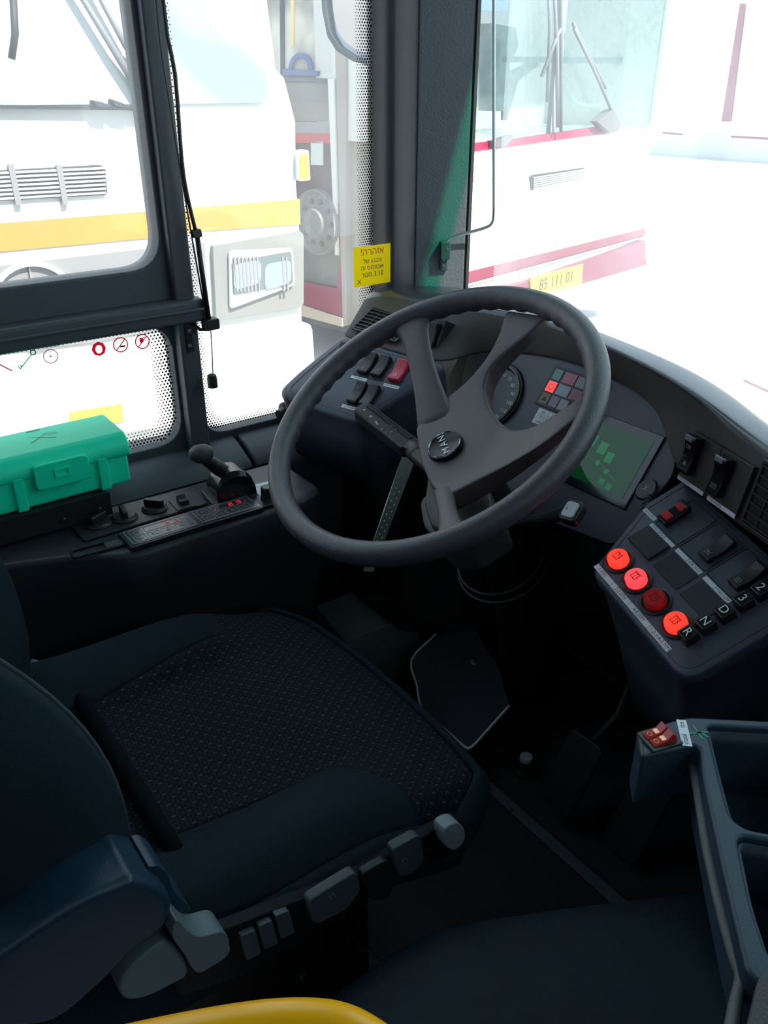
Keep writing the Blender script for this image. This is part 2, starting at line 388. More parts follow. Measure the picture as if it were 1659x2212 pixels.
def rocker(name, F, a, b, wd, ln, m, parent, icons=(), cell=None, label=None, hgt=.009):
    # rocker switch: concave top profile along its length, standing on the panel; icons = (kind, fraction along length)
    q = ln/2; prof = [(-q, 0), (-q, hgt*.9), (-q*.86, hgt), (-q*.3, hgt*.72), (q*.3, hgt*.80), (q*.86, hgt*1.35), (q, hgt*1.2), (q, 0)]
    G = F.sub(a, b, 0); V = []; n = len(prof)
    for s in (-wd/2, wd/2): V += [G.pt(s, y, z) for y, z in prof]
    Fc = [list(range(n)), list(range(2*n-1, n-1, -1))]+[[i, n+i, n+(i+1) % n, (i+1) % n] for i in range(n)]
    o = obj(name, V, Fc, m, parent, bevel=.0012, segs=2)
    if label: o['label'] = label
    for kind, fr, mm in icons:
        y = fr*q; z = np.interp(y, [p[0] for p in prof[1:-1]], [p[1] for p in prof[1:-1]])+.0003
        icon(G.sub(0, y, z), kind, 0, 0, wd*.33, mm, o)
    return o
def strip_label(F, a0, a1, b0, b1, parts_, parent, size=.0045, m=None, ink=None, div=(), name='label_strip'):
    o = boxf(name, F, a0, a1, b0, b1, 0, .0006, m or LABEL, parent)
    for x, s in parts_: text('lettering', F.sub(x, (b0+b1)/2, .0006), s, size, ink or INK, o, h=.0001, depth=.0001)
    for x in div: boxf('divider', F, x-.0002, x+.0002, b0, b1, .0006, .0008, INK, o)
    return o

# ================================================================== SETTING: the bus cab shell
GZ = -.55
GR = mat('parking_concrete', (.52, .50, .47), .9, bump=.3, bscale=30, var=.08)
struct(box('ground', -60, 60, -40, 80, GZ-.2, GZ, GR))
XW = -1.2
struct(box('floor', -1.27, .25, -1.4, 1.27, -.06, 0, FLOORM))
struct(box('floor_aisle', .25, 1.27, -4.2, 1.27, -.36, -.30, FLOORM))
struct(box('floor_rear', -1.27, .25, -4.2, -1.4, -.36, -.30, FLOORM))
struct(box('trim_step', .23, .25, -1.4, 1.27, -.30, -.06, FLOORM))
CEIL = mat('ceiling_panel', (.10, .10, .11), .7)
struct(box('ceiling', -1.27, 1.27, -4.2, 1.262, 2.05, 2.08, CEIL))
WALLM = mat('side_panel_black', (.022, .024, .030), .55, bump=.3, bscale=500)
struct(box('wall_back', -1.27, 1.27, -4.25, -4.2, -.36, 2.08, CEIL))
# left wall below the windows, with its inner ledge (the blue-grey sill)
LEDGE = mat('sill_ledge_plastic', (.045, .052, .072), .5, bump=.3, bscale=700)
struct(box('wall_left', -1.27, XW-.03, -4.2, 1.3, GZ+.25, .575, WALLM))
sec = [(-1.232, .30), (-1.232, .585), (-1.218, .598), (-1.175, .585), (-1.135, .565), (-1.118, .545), (-1.112, .50), (-1.112, .30)]
rows = [[(x, yy, z) for x, z in sec] for yy in (-.6, .62)]
struct(loft('trim_1', rows, LEDGE, closed=True, smooth=False, bevel=.006))
rows = [[(x, yy, z) for x, z in sec] for yy in (.625, .80)]
struct(loft('trim_2', rows, LEDGE, closed=True, smooth=False, bevel=.006))
# upper left wall behind the driver and roof side band
struct(box('trim_3', -1.27, -1.2, -4.2, 1.262, 1.86, 2.05, FRAME))
struct(box('trim_4', -1.27, -1.2, -4.2, -.75, .575, 1.5, WALLM))
for i, yy in enumerate((-.8, -2.4)):
    struct(box('trim_%d' % (5+i), -1.27, -1.19, yy-.05, yy+.05, .575, 1.86, FRAME))
# right side of the bus: wall with windows and the door opening
struct(box('wall_right', 1.21, 1.27, -4.2, 1.3, -.36, .95, WALLM))
struct(box('door_1', 1.21, 1.26, -2.4, 1.25, .95, 1.5, WALLM))
struct(box('trim_7', 1.21, 1.27, -4.2, 1.262, 1.86, 2.05, FRAME))
for i, yy in enumerate((-.1, -1.6, -3.0)): struct(box('trim_%d' % (8+i), 1.21, 1.27, yy-.06, yy+.06, .95, 1.86, FRAME))
# front wall under the windscreen
struct(box('wall_front', -1.27, 1.27, 1.27, 1.33, GZ+.25, .56, WALLM))
struct(box('trim_11', -1.27, 1.27, 1.242, 1.262, 1.98, 2.05, FRAME))
GLW = glass_mat('windscreen_glass', (.96, 1, .98), .10)
GLS = glass_mat('side_glass', (.97, 1, .99), .08)
struct(box('window_4', -1.20, 1.25, 1.255, 1.262, .56, 1.985, GLW))

# ---- left windows in the plane x = XW (frame LW: a = y, b = z, looking from inside; normal towards +x)
LW = Fr((XW, 0, 0), (0, 1, 0), (0, 0, 1))
def lw(x, y, h=0): return LW.loc(x, y, h)
# driver's sliding window: heavy black frame with a rounded opening, sill rail
fr_out = [(-.75, .845), (.566, .845), (.566, 1.86), (-.75, 1.86)]
fr_in = rpoly([(-.70, .905), (.520, .905), (.520, 1.83), (-.70, 1.83)], .055, 8)
win1 = struct(plate('window_1', LW, [fr_out, fr_in], -.035, .012, FRAME, bevel=.004))
g = plate('pane', LW, [[(-.72, .88), (.54, .88), (.54, 1.85), (-.72, 1.85)]], -.018, -.014, GLS, win1)
rl = prism('rail', LW, [(-.75, .855), (.572, .855), (.572, .818), (-.75, .818)], .0, .045, FRAME, win1, bevel=.006)
boxf('rail_lip', LW, -.75, .566, .838, .842, .045, .052, FRAME, rl, bevel=.001)
# lower fixed pane with dotted border
def frit_band(name, F, outer, inner, m, parent, h):
    V = []; n = len(outer); me = bpy.data.meshes.new(name); bm = bmesh.new(); uvl = bm.loops.layers.uv.new('UVMap'); ed = bm.loops.layers.uv.new('Edge')
    c = F.pt(*np.mean(np.array(outer), 0), h)
    O = [bm.verts.new(F.pt(*p, h)-c) for p in outer]; I = [bm.verts.new(F.pt(*p, h)-c) for p in inner]
    for i in range(n):
        j = (i+1) % n; f = bm.faces.new([O[i], O[j], I[j], I[i]])
        for lp, uv, e in zip(f.loops, (outer[i], outer[j], inner[j], inner[i]), (1, 1, 0, 0)):
            lp[uvl].uv = uv; lp[ed].uv = (0, e)
    bm.to_mesh(me); bm.free()
    return finish(name, me, c, m, parent)
FRIT = frit_mat('printed_dot_border')
FRIT2 = frit_mat('printed_dot_border_fine', .0052)
low_in = rpoly([(-.70, .605), (.523, .605), (.523, .812), (-.70, .812)], .05, 8)
w2 = struct(plate('window_2', LW, [[(-.75, .57), (.566, .57), (.566, .84), (-.75, .84)], low_in], -.030, .004, FRAME, bevel=.002))
plate('pane', LW, [[(-.72, .58), (.54, .58), (.54, .83), (-.72, .83)]], -.022, -.018, GLS, w2)
low_b = rpoly([(-.72, .585), (.543, .585), (.543, .83), (-.72, .83)], .06, 8); low_c = rpoly([(-.668, .632), (.492, .632), (.492, .798), (-.668, .798)], .035, 8)
frit_band('dot_border', LW, low_b, low_c, FRIT, w2, -.0165)
# post between the windows
struct(box('trim_12', -1.235, -1.172, .528, .562, .56, 1.88, FRAME, bevel=.004))
# quarter window in front of the post
q_in = rpoly([(.566, .603), (.975, .603), (.975, 1.84), (.566, 1.84)], .045, 8)
w3 = struct(plate('window_3', LW, [[(.555, .57), (1.08, .57), (1.08, 1.87), (.555, 1.87)], q_in], -.03, .002, FRAME, bevel=.002))
plate('pane', LW, [[(.558, .58), (1.04, .58), (1.04, 1.85), (.558, 1.85)]], -.024, -.020, GLS, w3)
frit_band('dot_border', LW, rpoly([(.560, .590), (.968, .590), (.968, 1.85), (.560, 1.85)], .055, 8), rpoly([(.590, .618), (.918, .618), (.918, 1.82), (.590, 1.82)], .05, 8), FRIT2, w3, -.0185)

# stickers with prohibition signs on the lower pane
def sticker(px, py, r, kind, col, label):
    a, b = lw(px, py, -.012); G = LW.sub(a, b, -.013)
    m = mat('sticker_%s' % kind, col, .6)
    if not m.get('tl'):
        nt = m.node_tree; tb_ = nt.nodes.new('ShaderNodeBsdfTranslucent'); tb_.inputs[0].default_value = (*[min(1, c*1.6) for c in col], 1); ms_ = nt.nodes.new('ShaderNodeMixShader'); ms_.inputs[0].default_value = .75
        nt.links.new(nt.nodes['Principled BSDF'].outputs[0], ms_.inputs[1]); nt.links.new(tb_.outputs[0], ms_.inputs[2]); nt.links.new(ms_.outputs[0], nt.nodes['Material Output'].inputs[0]); m['tl'] = 1
    if kind in ('circ', 'circ2', 'clock'):
        o = plate('window_sticker', G, [circ(0, 0, r), circ(0, 0, r*.86)][:2], -.0004, .0004, m)
        if kind == 'clock': pass
    elif kind == 'stop':
        o = plate('window_sticker', G, [circ(0, 0, r, 8), circ(0, -r*.05, r*.5, 10, r*.62)], -.0004, .0004, m)
    elif kind == 'key':
        o = line_art('window_sticker', G, [((p[0]*r, p[1]*r), (q[0]*r, q[1]*r)) for p, q in poly((-1.3, -1.1), (.7, .7))+arc(1.0, 1.0, .38, 0, 360, 8)+poly((-1.3, -1.1), (-1.5, -.8))+poly((-1.0, -.85), (-1.2, -.6))], r*.16, m)
    else:
        o = line_art('window_sticker', G, [((-1.4*r, 1.2*r), (r*1.2, -r))], r*.2, m)
    tag(o, label, 'sticker'); o['group'] = 'symbol stickers on the lower side window'
    if kind in ('circ', 'circ2'):
        line_art('symbol', G, [((-r*.6, -r*.6), (r*.6, r*.6))], r*.14, m, o)
        if kind == 'circ': boxf('symbol', G, -.1*r, .6*r, -.35*r, -.15*r, -.0003, .0005, INK, o)
        else: boxf('symbol', G, -.35*r, .15*r, -.1*r, .5*r, -.0003, .0005, m, o)
    if kind == 'clock': boxf('symbol', G, -.1*r, .1*r, -.1*r, .1*r, -.0003, .0005, INK, o)
RS = (.55, .03, .09)
sticker(308, 738, .0125, 'circ2', RS, 'red no-littering circle sticker nearest the window post')
sticker(261, 745, .0125, 'circ', RS, 'red no-smoking circle sticker, second from the window post')
sticker(214, 754, .0115, 'stop', RS, 'red octagon hand sign sticker on lower side window')
sticker(110, 770, .0115, 'clock', (.55, .35, .45), 'faint pink round clock sticker beside the green key')
sticker(60, 778, .010, 'key', (.0, .45, .25), 'green key shaped sticker on lower side window')
sticker(4, 790, .010, 'bar', (.5, .12, .2), 'dull red slanting hammer sticker at the left picture edge')
# ---- A pillar: dark rounded roll + grey textured panel
PB = [(-1.215, .952), (-1.185, .953), (-1.170, .962), (-1.166, .985), (-1.172, 1.018), (-1.19, 1.03), (-1.235, 1.03), (-1.235, .952)]
pr = struct(prism('trim_13', W0, PB, .70, 2.0, PILLARD, bevel=.006))
PP = [(-1.192, 1.030), (-1.178, 1.022), (-1.125, 1.103), (-1.128, 1.110), (-1.20, 1.17), (-1.235, 1.17), (-1.235, 1.03)]
pp = struct(prism('trim_14', W0, PP, .70, 2.0, PILLAR, bevel=.004))
struct(prism('trim_15', W0, [(-1.132, 1.105), (-1.121, 1.105), (-1.124, 1.115), (-1.14, 1.121)], .70, 2.0, mat('pillar_seal', (.01, .01, .01), .6)))

# ================================================================== DASHBOARD
def nrm(az, el):
    a, e = math.radians(az), math.radians(el); return np.array([math.sin(a)*math.cos(e), -math.cos(a)*math.cos(e), math.sin(e)])
def plane_frame(P, n, udir):
    u = np.array(udir, float); u = u-n*(u@n); return Fr(P, u, np.cross(n, u))
POD = plane_frame((-1.12, .675, .686), nrm(20, 57), (.95, .32, 0))
k_ = 1.04
CON = Fr(CAM+k_*(np.array([-.353, .748, .66])-CAM), (.947, -.279, -.159), (.321, .820, .474))
BIN = Fr(CAM+.96*(np.array([-.7, 1.0, .74])-CAM), (1, 0, 0), (0, .6, .8))
FACE = plane_frame(CON.at(1530, 1090), nrm(-20, 10), (.93, -.35, 0))
dash = thing('dashboard', 'dark plastic dashboard wrapping round behind the steering wheel', 'dashboard', (-.7, 1.0, .6))

# left pod: sloping switch panel with a thick front lip
pod_px = [(594, 849), (640, 806), (738, 725), (850, 757), (960, 787), (945, 802), (873, 855), (777, 915), (685, 886)]
pod = [POD.loc(*p) for p in pod_px]
cen = np.mean(np.array(pod), 0)
podr = rpoly(pod, [.03, .001, .012, .001, .02, .01, .01, .02, .02], 5)
def lerp(P, c, t): return [(p[0]+(c[0]-p[0])*t, p[1]+(c[1]-p[1])*t) for p in P]
prows = []
down = np.array([0, .12, -1.0]); down /= np.linalg.norm(down)
for t, hh, dz in ((.55, 0, 0), (.06, 0, 0), (.02, -.002, 0), (0, -.008, 0), (-.005, -.018, 0), (0, -.022, .02), (.03, -.022, .10)):
    prows.append([POD.pt(a, b, hh)+down*dz for a, b in lerp(podr, cen, t)])
loft('switch_pod', prows, DASH, dash)
# panel inset line on the pod
ins = lerp(podr, cen, .13)
plate('panel_seam', POD, [ins, lerp(podr, cen, .137)], 0, .0004, BLACK, dash)

# vent housing + hood + driver-facing band: rows back -> outer edge -> inner edge -> band bottom
HZ = .83
def bp(px, py, h=0): return BIN.at(px, py, h)
cols = []
HOODM = mat('hood_vinyl', (.045, .050, .064), .26, bump=.12, bscale=900, spec=.9)
def col(outer, inner, bottom, back=None):
    o = np.array(outer); i = np.array(inner); b = np.array(bottom)
    back = np.array(back) if back is not None else np.array([o[0]-.0, 1.24, o[2]-.02])
    drop = 0 if len(cols) < 3 else (.05 if len(cols) == 3 else (.14 if len(cols) < 9 else .22))
    cols.append([back+np.array([0, 0, -drop]), o*.45+back*.55+np.array([0, 0, .003-drop*.62]), o*.94+back*.06+np.array([0, 0, -.03*drop]), o, o*.5+i*.5+np.array([0, 0, .002]), o*.06+i*.94+np.array([0, 0, .001]), i*.97+b*.03, i*.5+b*.5, b*.93+i*.07, b])
col(onZ(812, 622, .812), onZ(788, 640, .81), POD.at(742, 722), (-1.19, 1.0, .80))
col(onZ(835, 618, .82), onZ(822, 628, .82), POD.at(752, 728), (-1.18, 1.10, .80))
col(onZ(892, 624, .822), onZ(894, 637, .822), POD.at(850, 757), (-1.12, 1.20, .80))
col(onZ(1008, 640, .822), onZ(962, 652, .825), POD.at(962, 790), (-1.0, 1.24, .80))
def hc(op, inner, bottom):
    inner = np.array(inner); col(onZ(*op, inner[2]+.003), inner, bottom)
hc((1080, 652), onZ(1062, 668, HZ), bp(1025, 757))
hc((1180, 673), onZ(1185, 695, HZ), bp(1140, 762))
hc((1270, 707), onZ(1283, 736, .828), bp(1240, 781))
hc((1346, 736), onZ(1366, 774, .824), bp(1341, 827))
hc((1442, 776), onZ(1442, 814, .820), bp(1392, 860))
hc((1518, 812), onZ(1518, 862, .815), bp(1432, 905))
hc((1594, 862), FACE.at(1594, 920), FACE.at(1448, 1010))
hc((1659, 918), FACE.at(1659, 971), FACE.at(1530, 1090))
e1 = cols[-1]
def shift(c, dx, dy, dz=0): return [p+np.array([dx, dy*(0.0 if i < 1 else 1), dz]) for i, p in enumerate(c)]
cols.append(shift([q.copy() for q in e1[:-1]]+[FACE.at(1659, 1175)], .10, -.045))
cols[-1][-1] = FACE.at(1659, 1178)
cols.append(shift(e1, .25, -.10)); cols.append(shift(e1, .60, -.14)); cols.append(shift(e1, 1.45, -.0))
for c_ in cols[-5:]:
    c_[0][2] -= .05; c_[1][2] -= .07; c_[2][2] -= .004
hood_ = loft('hood', cols, HOODM, dash, closed=False, smooth=True, subsurf=2, solid=.006)
hood_.data.materials.append(DASHF); nj = len(cols[0])-1
for pi, p_ in enumerate(hood_.data.polygons):
    if pi % nj >= 6: p_.material_index = 1
# instrument panel (flat, set back a little)
bin_px = [(1000, 800), (1010, 757), (1060, 735), (1140, 752), (1240, 772), (1341, 818), (1398, 852), (1437, 900), (1452, 950), (1456, 1000), (1450, 1026), (1417, 1070), (1330, 1180), (1150, 1110), (960, 1010)]
binp = rpoly([BIN.loc(*p) for p in bin_px], .02, 4)
prism('instrument_panel', BIN, binp, -.02, -.0035, DASH, dash, bevel=.001)
# recess wall shadow gap behind left edge
prism('recess_wall', BIN, rpoly([BIN.loc(*p) for p in ((950, 830), (985, 765), (1030, 722), (1090, 712), (1140, 735), (1010, 800), (985, 900))], .02, 4), -.03, -.008, BLACK, dash, bevel=.002)
boxf('under_hood', W0, -1.12, -.40, 1.02, 1.06, .50, .745, BLACK, dash, bevel=.01)
# speedometer
sp = BIN.loc(1062, 855, 0); SPF = BIN.sub(sp[0]+.0, sp[1], -.0035)
spd = lathe('speedometer', SPF, [(0, .001), (.052, .001), (.055, .006), (.059, .006), (.061, 0)], BLACK, dash, 40)
lathe('dial', SPF, [(0, .0012), (.052, .0013)], mat('dial_grey', (.10, .11, .13), .5), spd, 40)
for i in range(13):
    t = math.radians(225-i*22.5); G = SPF.sub(.040*math.cos(t), .040*math.sin(t), .0016)
    text('number', G, str(i*10), .009, WHITE, spd, h=0)
multi('tick_marks', [(SPF.sub(0, 0, .0016, math.radians(225-i*7.5)), .047, .051, -.0003, .0003, 0, .0003) for i in range(37)], WHITE, spd)
lathe('bezel', SPF, [(.050, .0015), (.053, .008), (.056, .008), (.057, .0015)], GLOSSB, spd, 40, cap=False)
sweep('needle', [SPF.pt(0, 0, .004), SPF.pt(-.030, -.030, .004)], .0008, mat('needle_red', (.7, .05, .02), .5), spd, n=6)
# warning lamp block
zz = lambda x, y: (1140+x*.205, 760+y*.205)
def quad(F, *P): q = [F.loc(*p) for p in P]; a = [p[0] for p in q]; b = [p[1] for p in q]; return min(a), max(a), min(b), max(b)
la, lb = BIN.loc(*zz(292, 140)); _, lb2 = BIN.loc(*zz(85, 545))
lamp = boxf('warning_lamp_block', BIN, la-.001, la+.110, lb2, lb, -.0035, -.001, BLACK, dash, bevel=.0005)
cellc = [(0, 0, (.12, .26, .28), 0), (1, 0, (.42, .13, .18), 0), (0, 1, (1.0, .06, .05), 1.1), (1, 1, (.30, .33, .42), 0), (0, 2, (.16, .17, .07), 0), (1, 2, (.22, .18, .26), 0), (2, 2, (.30, .33, .38), 0), (2, 1, (.30, .12, .16), 0), (2, 0, (.25, .27, .33), 0)]
for cx, cy, cc, em in cellc:
    x0 = la+.005+[0, .021, .0475][cx]; wd = [.0165, .024, .022][cx]
    if cy == 2: x0 = la+.005+[0, .0195, .038][cx]; wd = [.0165, .0165, .0165][cx]
    y1 = lb-.0045-cy*.0208
    c_ = boxf('lamp_cell', BIN, x0, x0+wd, y1-.0175, y1, -.001, -.0002, mat('cell_%d%d' % (cx, cy), cc, .35, emit=em), lamp)
    if cy == 1 and cx == 0: icon(BIN.sub(x0+wd/2, y1-.009, -.0002), 'ring', 0, 0, .009, mat('cell_mark', (.45, .02, .02), .5), c_)
    if cy == 2 and cx == 0: icon(BIN.sub(x0+wd/2, y1-.009, -.0002), 'arr', 0, 0, .009, INK, c_)
if True:
    a0, b0 = BIN.loc(*zz(115, 580)); a1, b1 = BIN.loc(*zz(40, 735))
    tb = boxf('label_table', BIN, a0, a0+.05, b1, b0, -.0035, -.0028, LABEL, dash)
    hh = (b0-b1)/3
    for r in range(3):
        for c2, s in enumerate((('בגמ', 'ךושמ'), ('די םלב', 'קורי'), ('רוצע', 'ןמש'))[r]):
            text('lettering', BIN.sub(a0+.0115+c2*.023, b0-hh*(r+.5), -.0027), s, .0058, INK, tb, h=0)
    multi('ruling', [(BIN, a0, a0+.05, b0-hh*r-.0002, b0-hh*r+.0002, -.0029, -.0026) for r in (1, 2)]+[(BIN, a0+.0225, a0+.0229, b1, b0, -.0029, -.0026)], INK, tb)
# display screen
A0, A1, B0, B1 = quad(BIN, (1292, 890), (1433, 951), (1347, 1096), (1235, 1045))
A0 = BIN.loc(1292, 890)[0]-.001; A1 = BIN.loc(1433, 951)[0]
d0 = boxf('display', BIN, A0-.012, A1, B0-.002, B1, -.0035, .0, mat('display_bezel', (.012, .016, .035), .12), dash, bevel=.001)
SCR = bpy.data.materials.new('display_glass'); SCR.use_nodes = True; _b = SCR.node_tree.nodes['Principled BSDF']
_b.inputs['Base Color'].default_value = (.01, .04, .02, 1); _b.inputs['Roughness'].default_value = .04; _b.inputs['Specular IOR Level'].default_value = .35; _b.inputs['IOR'].default_value = 1.5
_b.inputs['Emission Color'].default_value = (.0, .16, .03, 1); _b.inputs['Emission Strength'].default_value = .14
s0 = boxf('screen', BIN, A0-.001, A1-.011, B0+.010, B1-.0135, 0, .0006, SCR, d0)
SG = mat('screen_green_mark', (.02, .40, .12), .3, emit=.09)
Gs = BIN.sub(A0-.001, B0+.010, .0007)
for i, (x, y, ww, hh) in enumerate(((.012, .052, .014, .018), (.034, .046, .014, .018), (.052, .038, .013, .016), (.062, .006, .010, .009), (.076, .003, .010, .009))): boxf('gauge_bar', Gs, x, x+ww, y, y+hh, 0, .0002, SG, s0)
line_art('diagram_line', Gs, poly((.005, .045), (.012, .042), (.030, .036), (.050, .034), (.070, .024), (.085, .020)), .0008, SG, s0, h=.0002)
for x, y in ((.016, .041), (.046, .033), (.066, .026)): lathe('diagram_node', Gs.sub(x, y), [(0, .0004), (.004, .0004), (.004, 0)], SG, s0, 14)
plate('diagram_ring', Gs, [circ(.012, .016, .007, 20), circ(.012, .016, .006, 20)], 0, .0003, SG, s0)

# vent grille (left housing)
def vent(F, a0, a1, b0, b1, parent, n=6, name='air_vent'):
    v = plate(name, F, [rrect(a0, a1, b0, b1, .003), rrect(a0+.004, a1-.004, b0+.004, b1-.004, .002)], 0, .003, BLACK, parent, bevel=.0006)
    boxf('backing', F, a0+.003, a1-.003, b0+.003, b1-.003, -.002, .0004, mat('vent_void', (.004, .004, .004), .8), v)
    for i in range(n):
        b = b0+.007+(b1-b0-.014)*i/(n-1); boxf('slat', F, a0+.004, a1-.004, b-.0012, b+.0012, .0004, .0028, BLACK, v)
    for i in range(3):
        a = a0+(a1-a0)*(i+1)/4; boxf('divider', F, a-.0008, a+.0008, b0+.004, b1-.004, .0004, .002, BLACK, v)
    return v
hA, hB, hC = POD.at(850, 757), onZ(894, 637, .822), POD.at(962, 790)
hu = hC-POD.at(742, 722); hv = hB-hA; HF = Fr(hA, hu, hv); HF.P = HF.P+HF.n*.0045
A = HF.loc(800, 660); Bq = HF.loc(798, 726)
av0, ab1 = HF.loc(806, 664); av1, _q = HF.loc(905, 690)
vent(HF, av0, av1, HF.loc(792, 722)[1], ab1, dash, 7)
# rocker on the housing, right of the vent
ra, rb = HF.loc(936, 731); HK = Fr(HF.pt(ra, rb, .006), HF.u, (0, .42, .9)); cell = boxf('switch_cell', HK, -.017, .017, -.034, .030, -.03, .001, BLACK, dash, bevel=.0006)
rocker('rocker_switch', HK.sub(0, 0, .001), 0, 0, .019, .044, BLACK, dash, [('bars', -.55, DIM)], label='black rocker switch right of the round air vent' if False else 'black rocker switch beside the left air vent')
strip_label(HK.sub(0, 0, .001), -.015, .016, -.033, -.026, [(.002, 'ףוג ,לא')], dash, .0048)
# pod switches
z6 = lambda x, y: (640+x*.205, 690+y*.205)
def cellf(F, TL, BL, BR):
    a0, b1 = F.loc(*TL); a1, b0 = F.loc(*BL); a2, b2 = F.loc(*BR)
    x0 = (a0+a1)/2; y0 = (b0+b2)/2
    return x0, max(a2, x0+.02), y0, b1
def socket(F, x0, x1, y0, y1, par): return boxf('switch_cell', F, x0, x1, y0, y1, 0, .0008, mat('switch_bezel', (.018, .018, .022), .5), par, bevel=.0004)
x0, x1, y0, y1 = cellf(POD, z6(490, 240), z6(330, 490), z6(440, 520)); x1 = x0+.029; socket(POD, x0, x1, y0, y1, dash)
rocker('rocker_switch', POD, (x0+x1)/2, (y0+y1)/2+.001, .0195, .043, BLACK, dash, [('lampx', -.6, DIM)])
strip_label(POD, x0-.001, x1, y0-.007, y0-.001, [((x0+x1)/2, 'ינדי')], dash)
bx0, by0 = POD.loc(*z6(600, 585)); bx1, by1 = POD.loc(*z6(905, 660)); _, by2 = POD.loc(*z6(1070, 410)); by0 = (by0+by1)/2
socket(POD, bx0, bx1, by0, by2, dash)
for i in range(2): rocker('rocker_switch', POD, bx0+(bx1-bx0)*(.27+.46*i), (by0+by2)/2, .0195, .043, BLACK, dash, [('slash', -.6, DIM)])
strip_label(POD, bx0-.002, bx0+.031, by0-.007, by0-.001, [(bx0+.014, 'גהנ תיב ,בג')], dash, .0042)
hx0, hy0 = POD.loc(*z6(930, 665)); hx0 += .001; hy2 = POD.loc(*z6(1100, 420))[1]; socket(POD, hx0, hx0+.030, hy0, hy2, dash)
rocker('rocker_switch', POD, hx0+.015, (hy0+hy2)/2, .021, .043, REDSW, dash, [('tri', -.55, mat('pale_print', (.8, .5, .55), .5))], label='red hazard warning switch with triangle')
strip_label(POD, hx0, hx0+.030, hy0-.0075, hy0-.001, [(hx0+.015, 'םוריח בהבהמ')], dash, .0042)
dx0, dy0 = POD.loc(*z6(500, 890)); dx1, dy1 = POD.loc(*z6(835, 970)); dy2 = (POD.loc(*z6(670, 650))[1]+POD.loc(*z6(945, 735))[1])/2; socket(POD, dx0, dx0+.055, dy0, dy2, dash)
rocker('rocker_switch', POD, dx0+.0145, (dy0+dy2)/2, .0195, .043, BLACK, dash, [('ring', .45, DIM), ('lampx', -.6, DIM)])
rocker('rocker_switch', POD, dx0+.040, (dy0+dy2)/2, .0195, .043, BLACK, dash, [])
strip_label(POD, dx0-.001, dx0+.036, dy0-.0075, dy0-.001, [(dx0+.015, 'םומיד/הענתה')], dash, .0042, div=(dx0+.030,))
# vertical front of the pod: light switch and sockets
ff = Fr(prows[4][0], (1, .1, 0), (0, .12, 1)); PFu = np.array(POD.at(777, 915))-np.array(POD.at(594, 849)); PFR = Fr(POD.at(640, 868, -.03)+np.array([0, -.004, -.0]), PFu, (0, -.12, 1))
if PFR.n@np.array([0, -1, 0]) < 0: PFR = Fr(PFR.P, PFR.u, PFR.v)
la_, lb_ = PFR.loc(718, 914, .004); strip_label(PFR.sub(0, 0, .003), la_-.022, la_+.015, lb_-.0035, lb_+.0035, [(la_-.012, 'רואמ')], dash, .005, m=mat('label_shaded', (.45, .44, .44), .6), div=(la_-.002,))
ka, kb = PFR.loc(617, 890, .004); KF = PFR.sub(ka, kb, .0)
lathe('light_knob', KF, [(.018, 0), (.018, .004), (.011, .006), (.010, .020), (.0, .021)], BLACK, dash, 24)
for px_, py_ in ((665, 915), (682, 945)):
    a, b = PFR.loc(px_, py_, .004); icon(PFR.sub(a, b, .006), 'sqr', 0, 0, .006, DIM, dash)
# lower dash behind the wheel: knee panel down to the floor
KN = mat('knee_panel', (.018, .019, .022), .6, bump=.3, bscale=500)
kp = [(-1.20, .66), (-1.10, .70), (-.94, .76), (-.90, .93), (-.70, 1.0), (-.50, .98), (-.46, 1.02), (-.46, 1.24), (-1.20, 1.24)]
prism('knee_panel', W0, [(-1.20, .86), (-1.0, .86), (-.93, .93), (-.86, 1.10), (-.48, 1.12), (-.40, 1.14), (1.2, 1.14), (1.2, 1.25), (-1.20, 1.26)], .16, .60, KN, dash, bevel=.01)
# centre face: two rockers, labels and a vent
FA = FACE; FB = Fr(FACE.P+FACE.n*.0075, FACE.u, FACE.v)
zc = lambda x, y: (1240+x*.2526, 640+y*.2526)
cx0, cy0 = FB.loc(*zc(890, 1520)); tlx, tly = FB.loc(*zc(1045, 1145)); trx, try_ = FB.loc(*zc(1540, 1480))
yb = (cy0+FB.loc(*zc(1110, 1680))[1])/2; yt = (tly+try_)/2; xl = (cx0+tlx)/2; xr = trx; xm = (xl+xr)/2-.001
boxf('switch_cell', FB, xl, xm, yb, yt, -.008, .001, mat('face_blank', (.035, .030, .030), .55), dash, bevel=.0006)
boxf('switch_cell', FB, xm+.001, xr, yb, yt, -.008, .001, mat('face_blank', (0, 0, 0)), dash, bevel=.0006)
FBs = Fr(FB.P+FB.n*.001, FB.u, FB.v)
s1 = FBs.loc(*zc(1025, 1355)); s2 = FBs.loc(*zc(1280, 1540))
for (a, b), ic in ((s1, [('arr', -.45, DIM)]), (s2, [('bulb', -.55, DIM)])):
    r_ = rocker('rocker_switch', FBs, a, b, .021, .050, GLOSSB, dash, ic, hgt=.012)
    boxf('tip', FBs, a-.007, a+.007, b+.018, b+.0245, .012, .0168, GREYP, r_, bevel=.0006)
rr_ = [o for o in dash.children if o.name.startswith('rocker_switch')]
text('lettering', FBs.sub(s1[0], s1[1]+.010, .0115), 'OK', .007, DIM, rr_[-2] if len(rr_) > 1 else dash)
def quadlabel(F, TL, BR_, txts, parent, size, div=(), hgt=.0065):
    a0, b0 = F.loc(*TL); a1, b1 = F.loc(*BR_); m_ = (b0+b1)/2
    return strip_label(F, a0, a1, m_-hgt/2, m_+hgt/2, [(a0+(a1-a0)*t, s) for t, s in txts], parent, size, div=[a0+(a1-a0)*t for t in div])
quadlabel(FB, zc(893, 1535), zc(1105, 1690), [(.24, 'הגוצת ףודפד')], dash, .0045, (.48,))
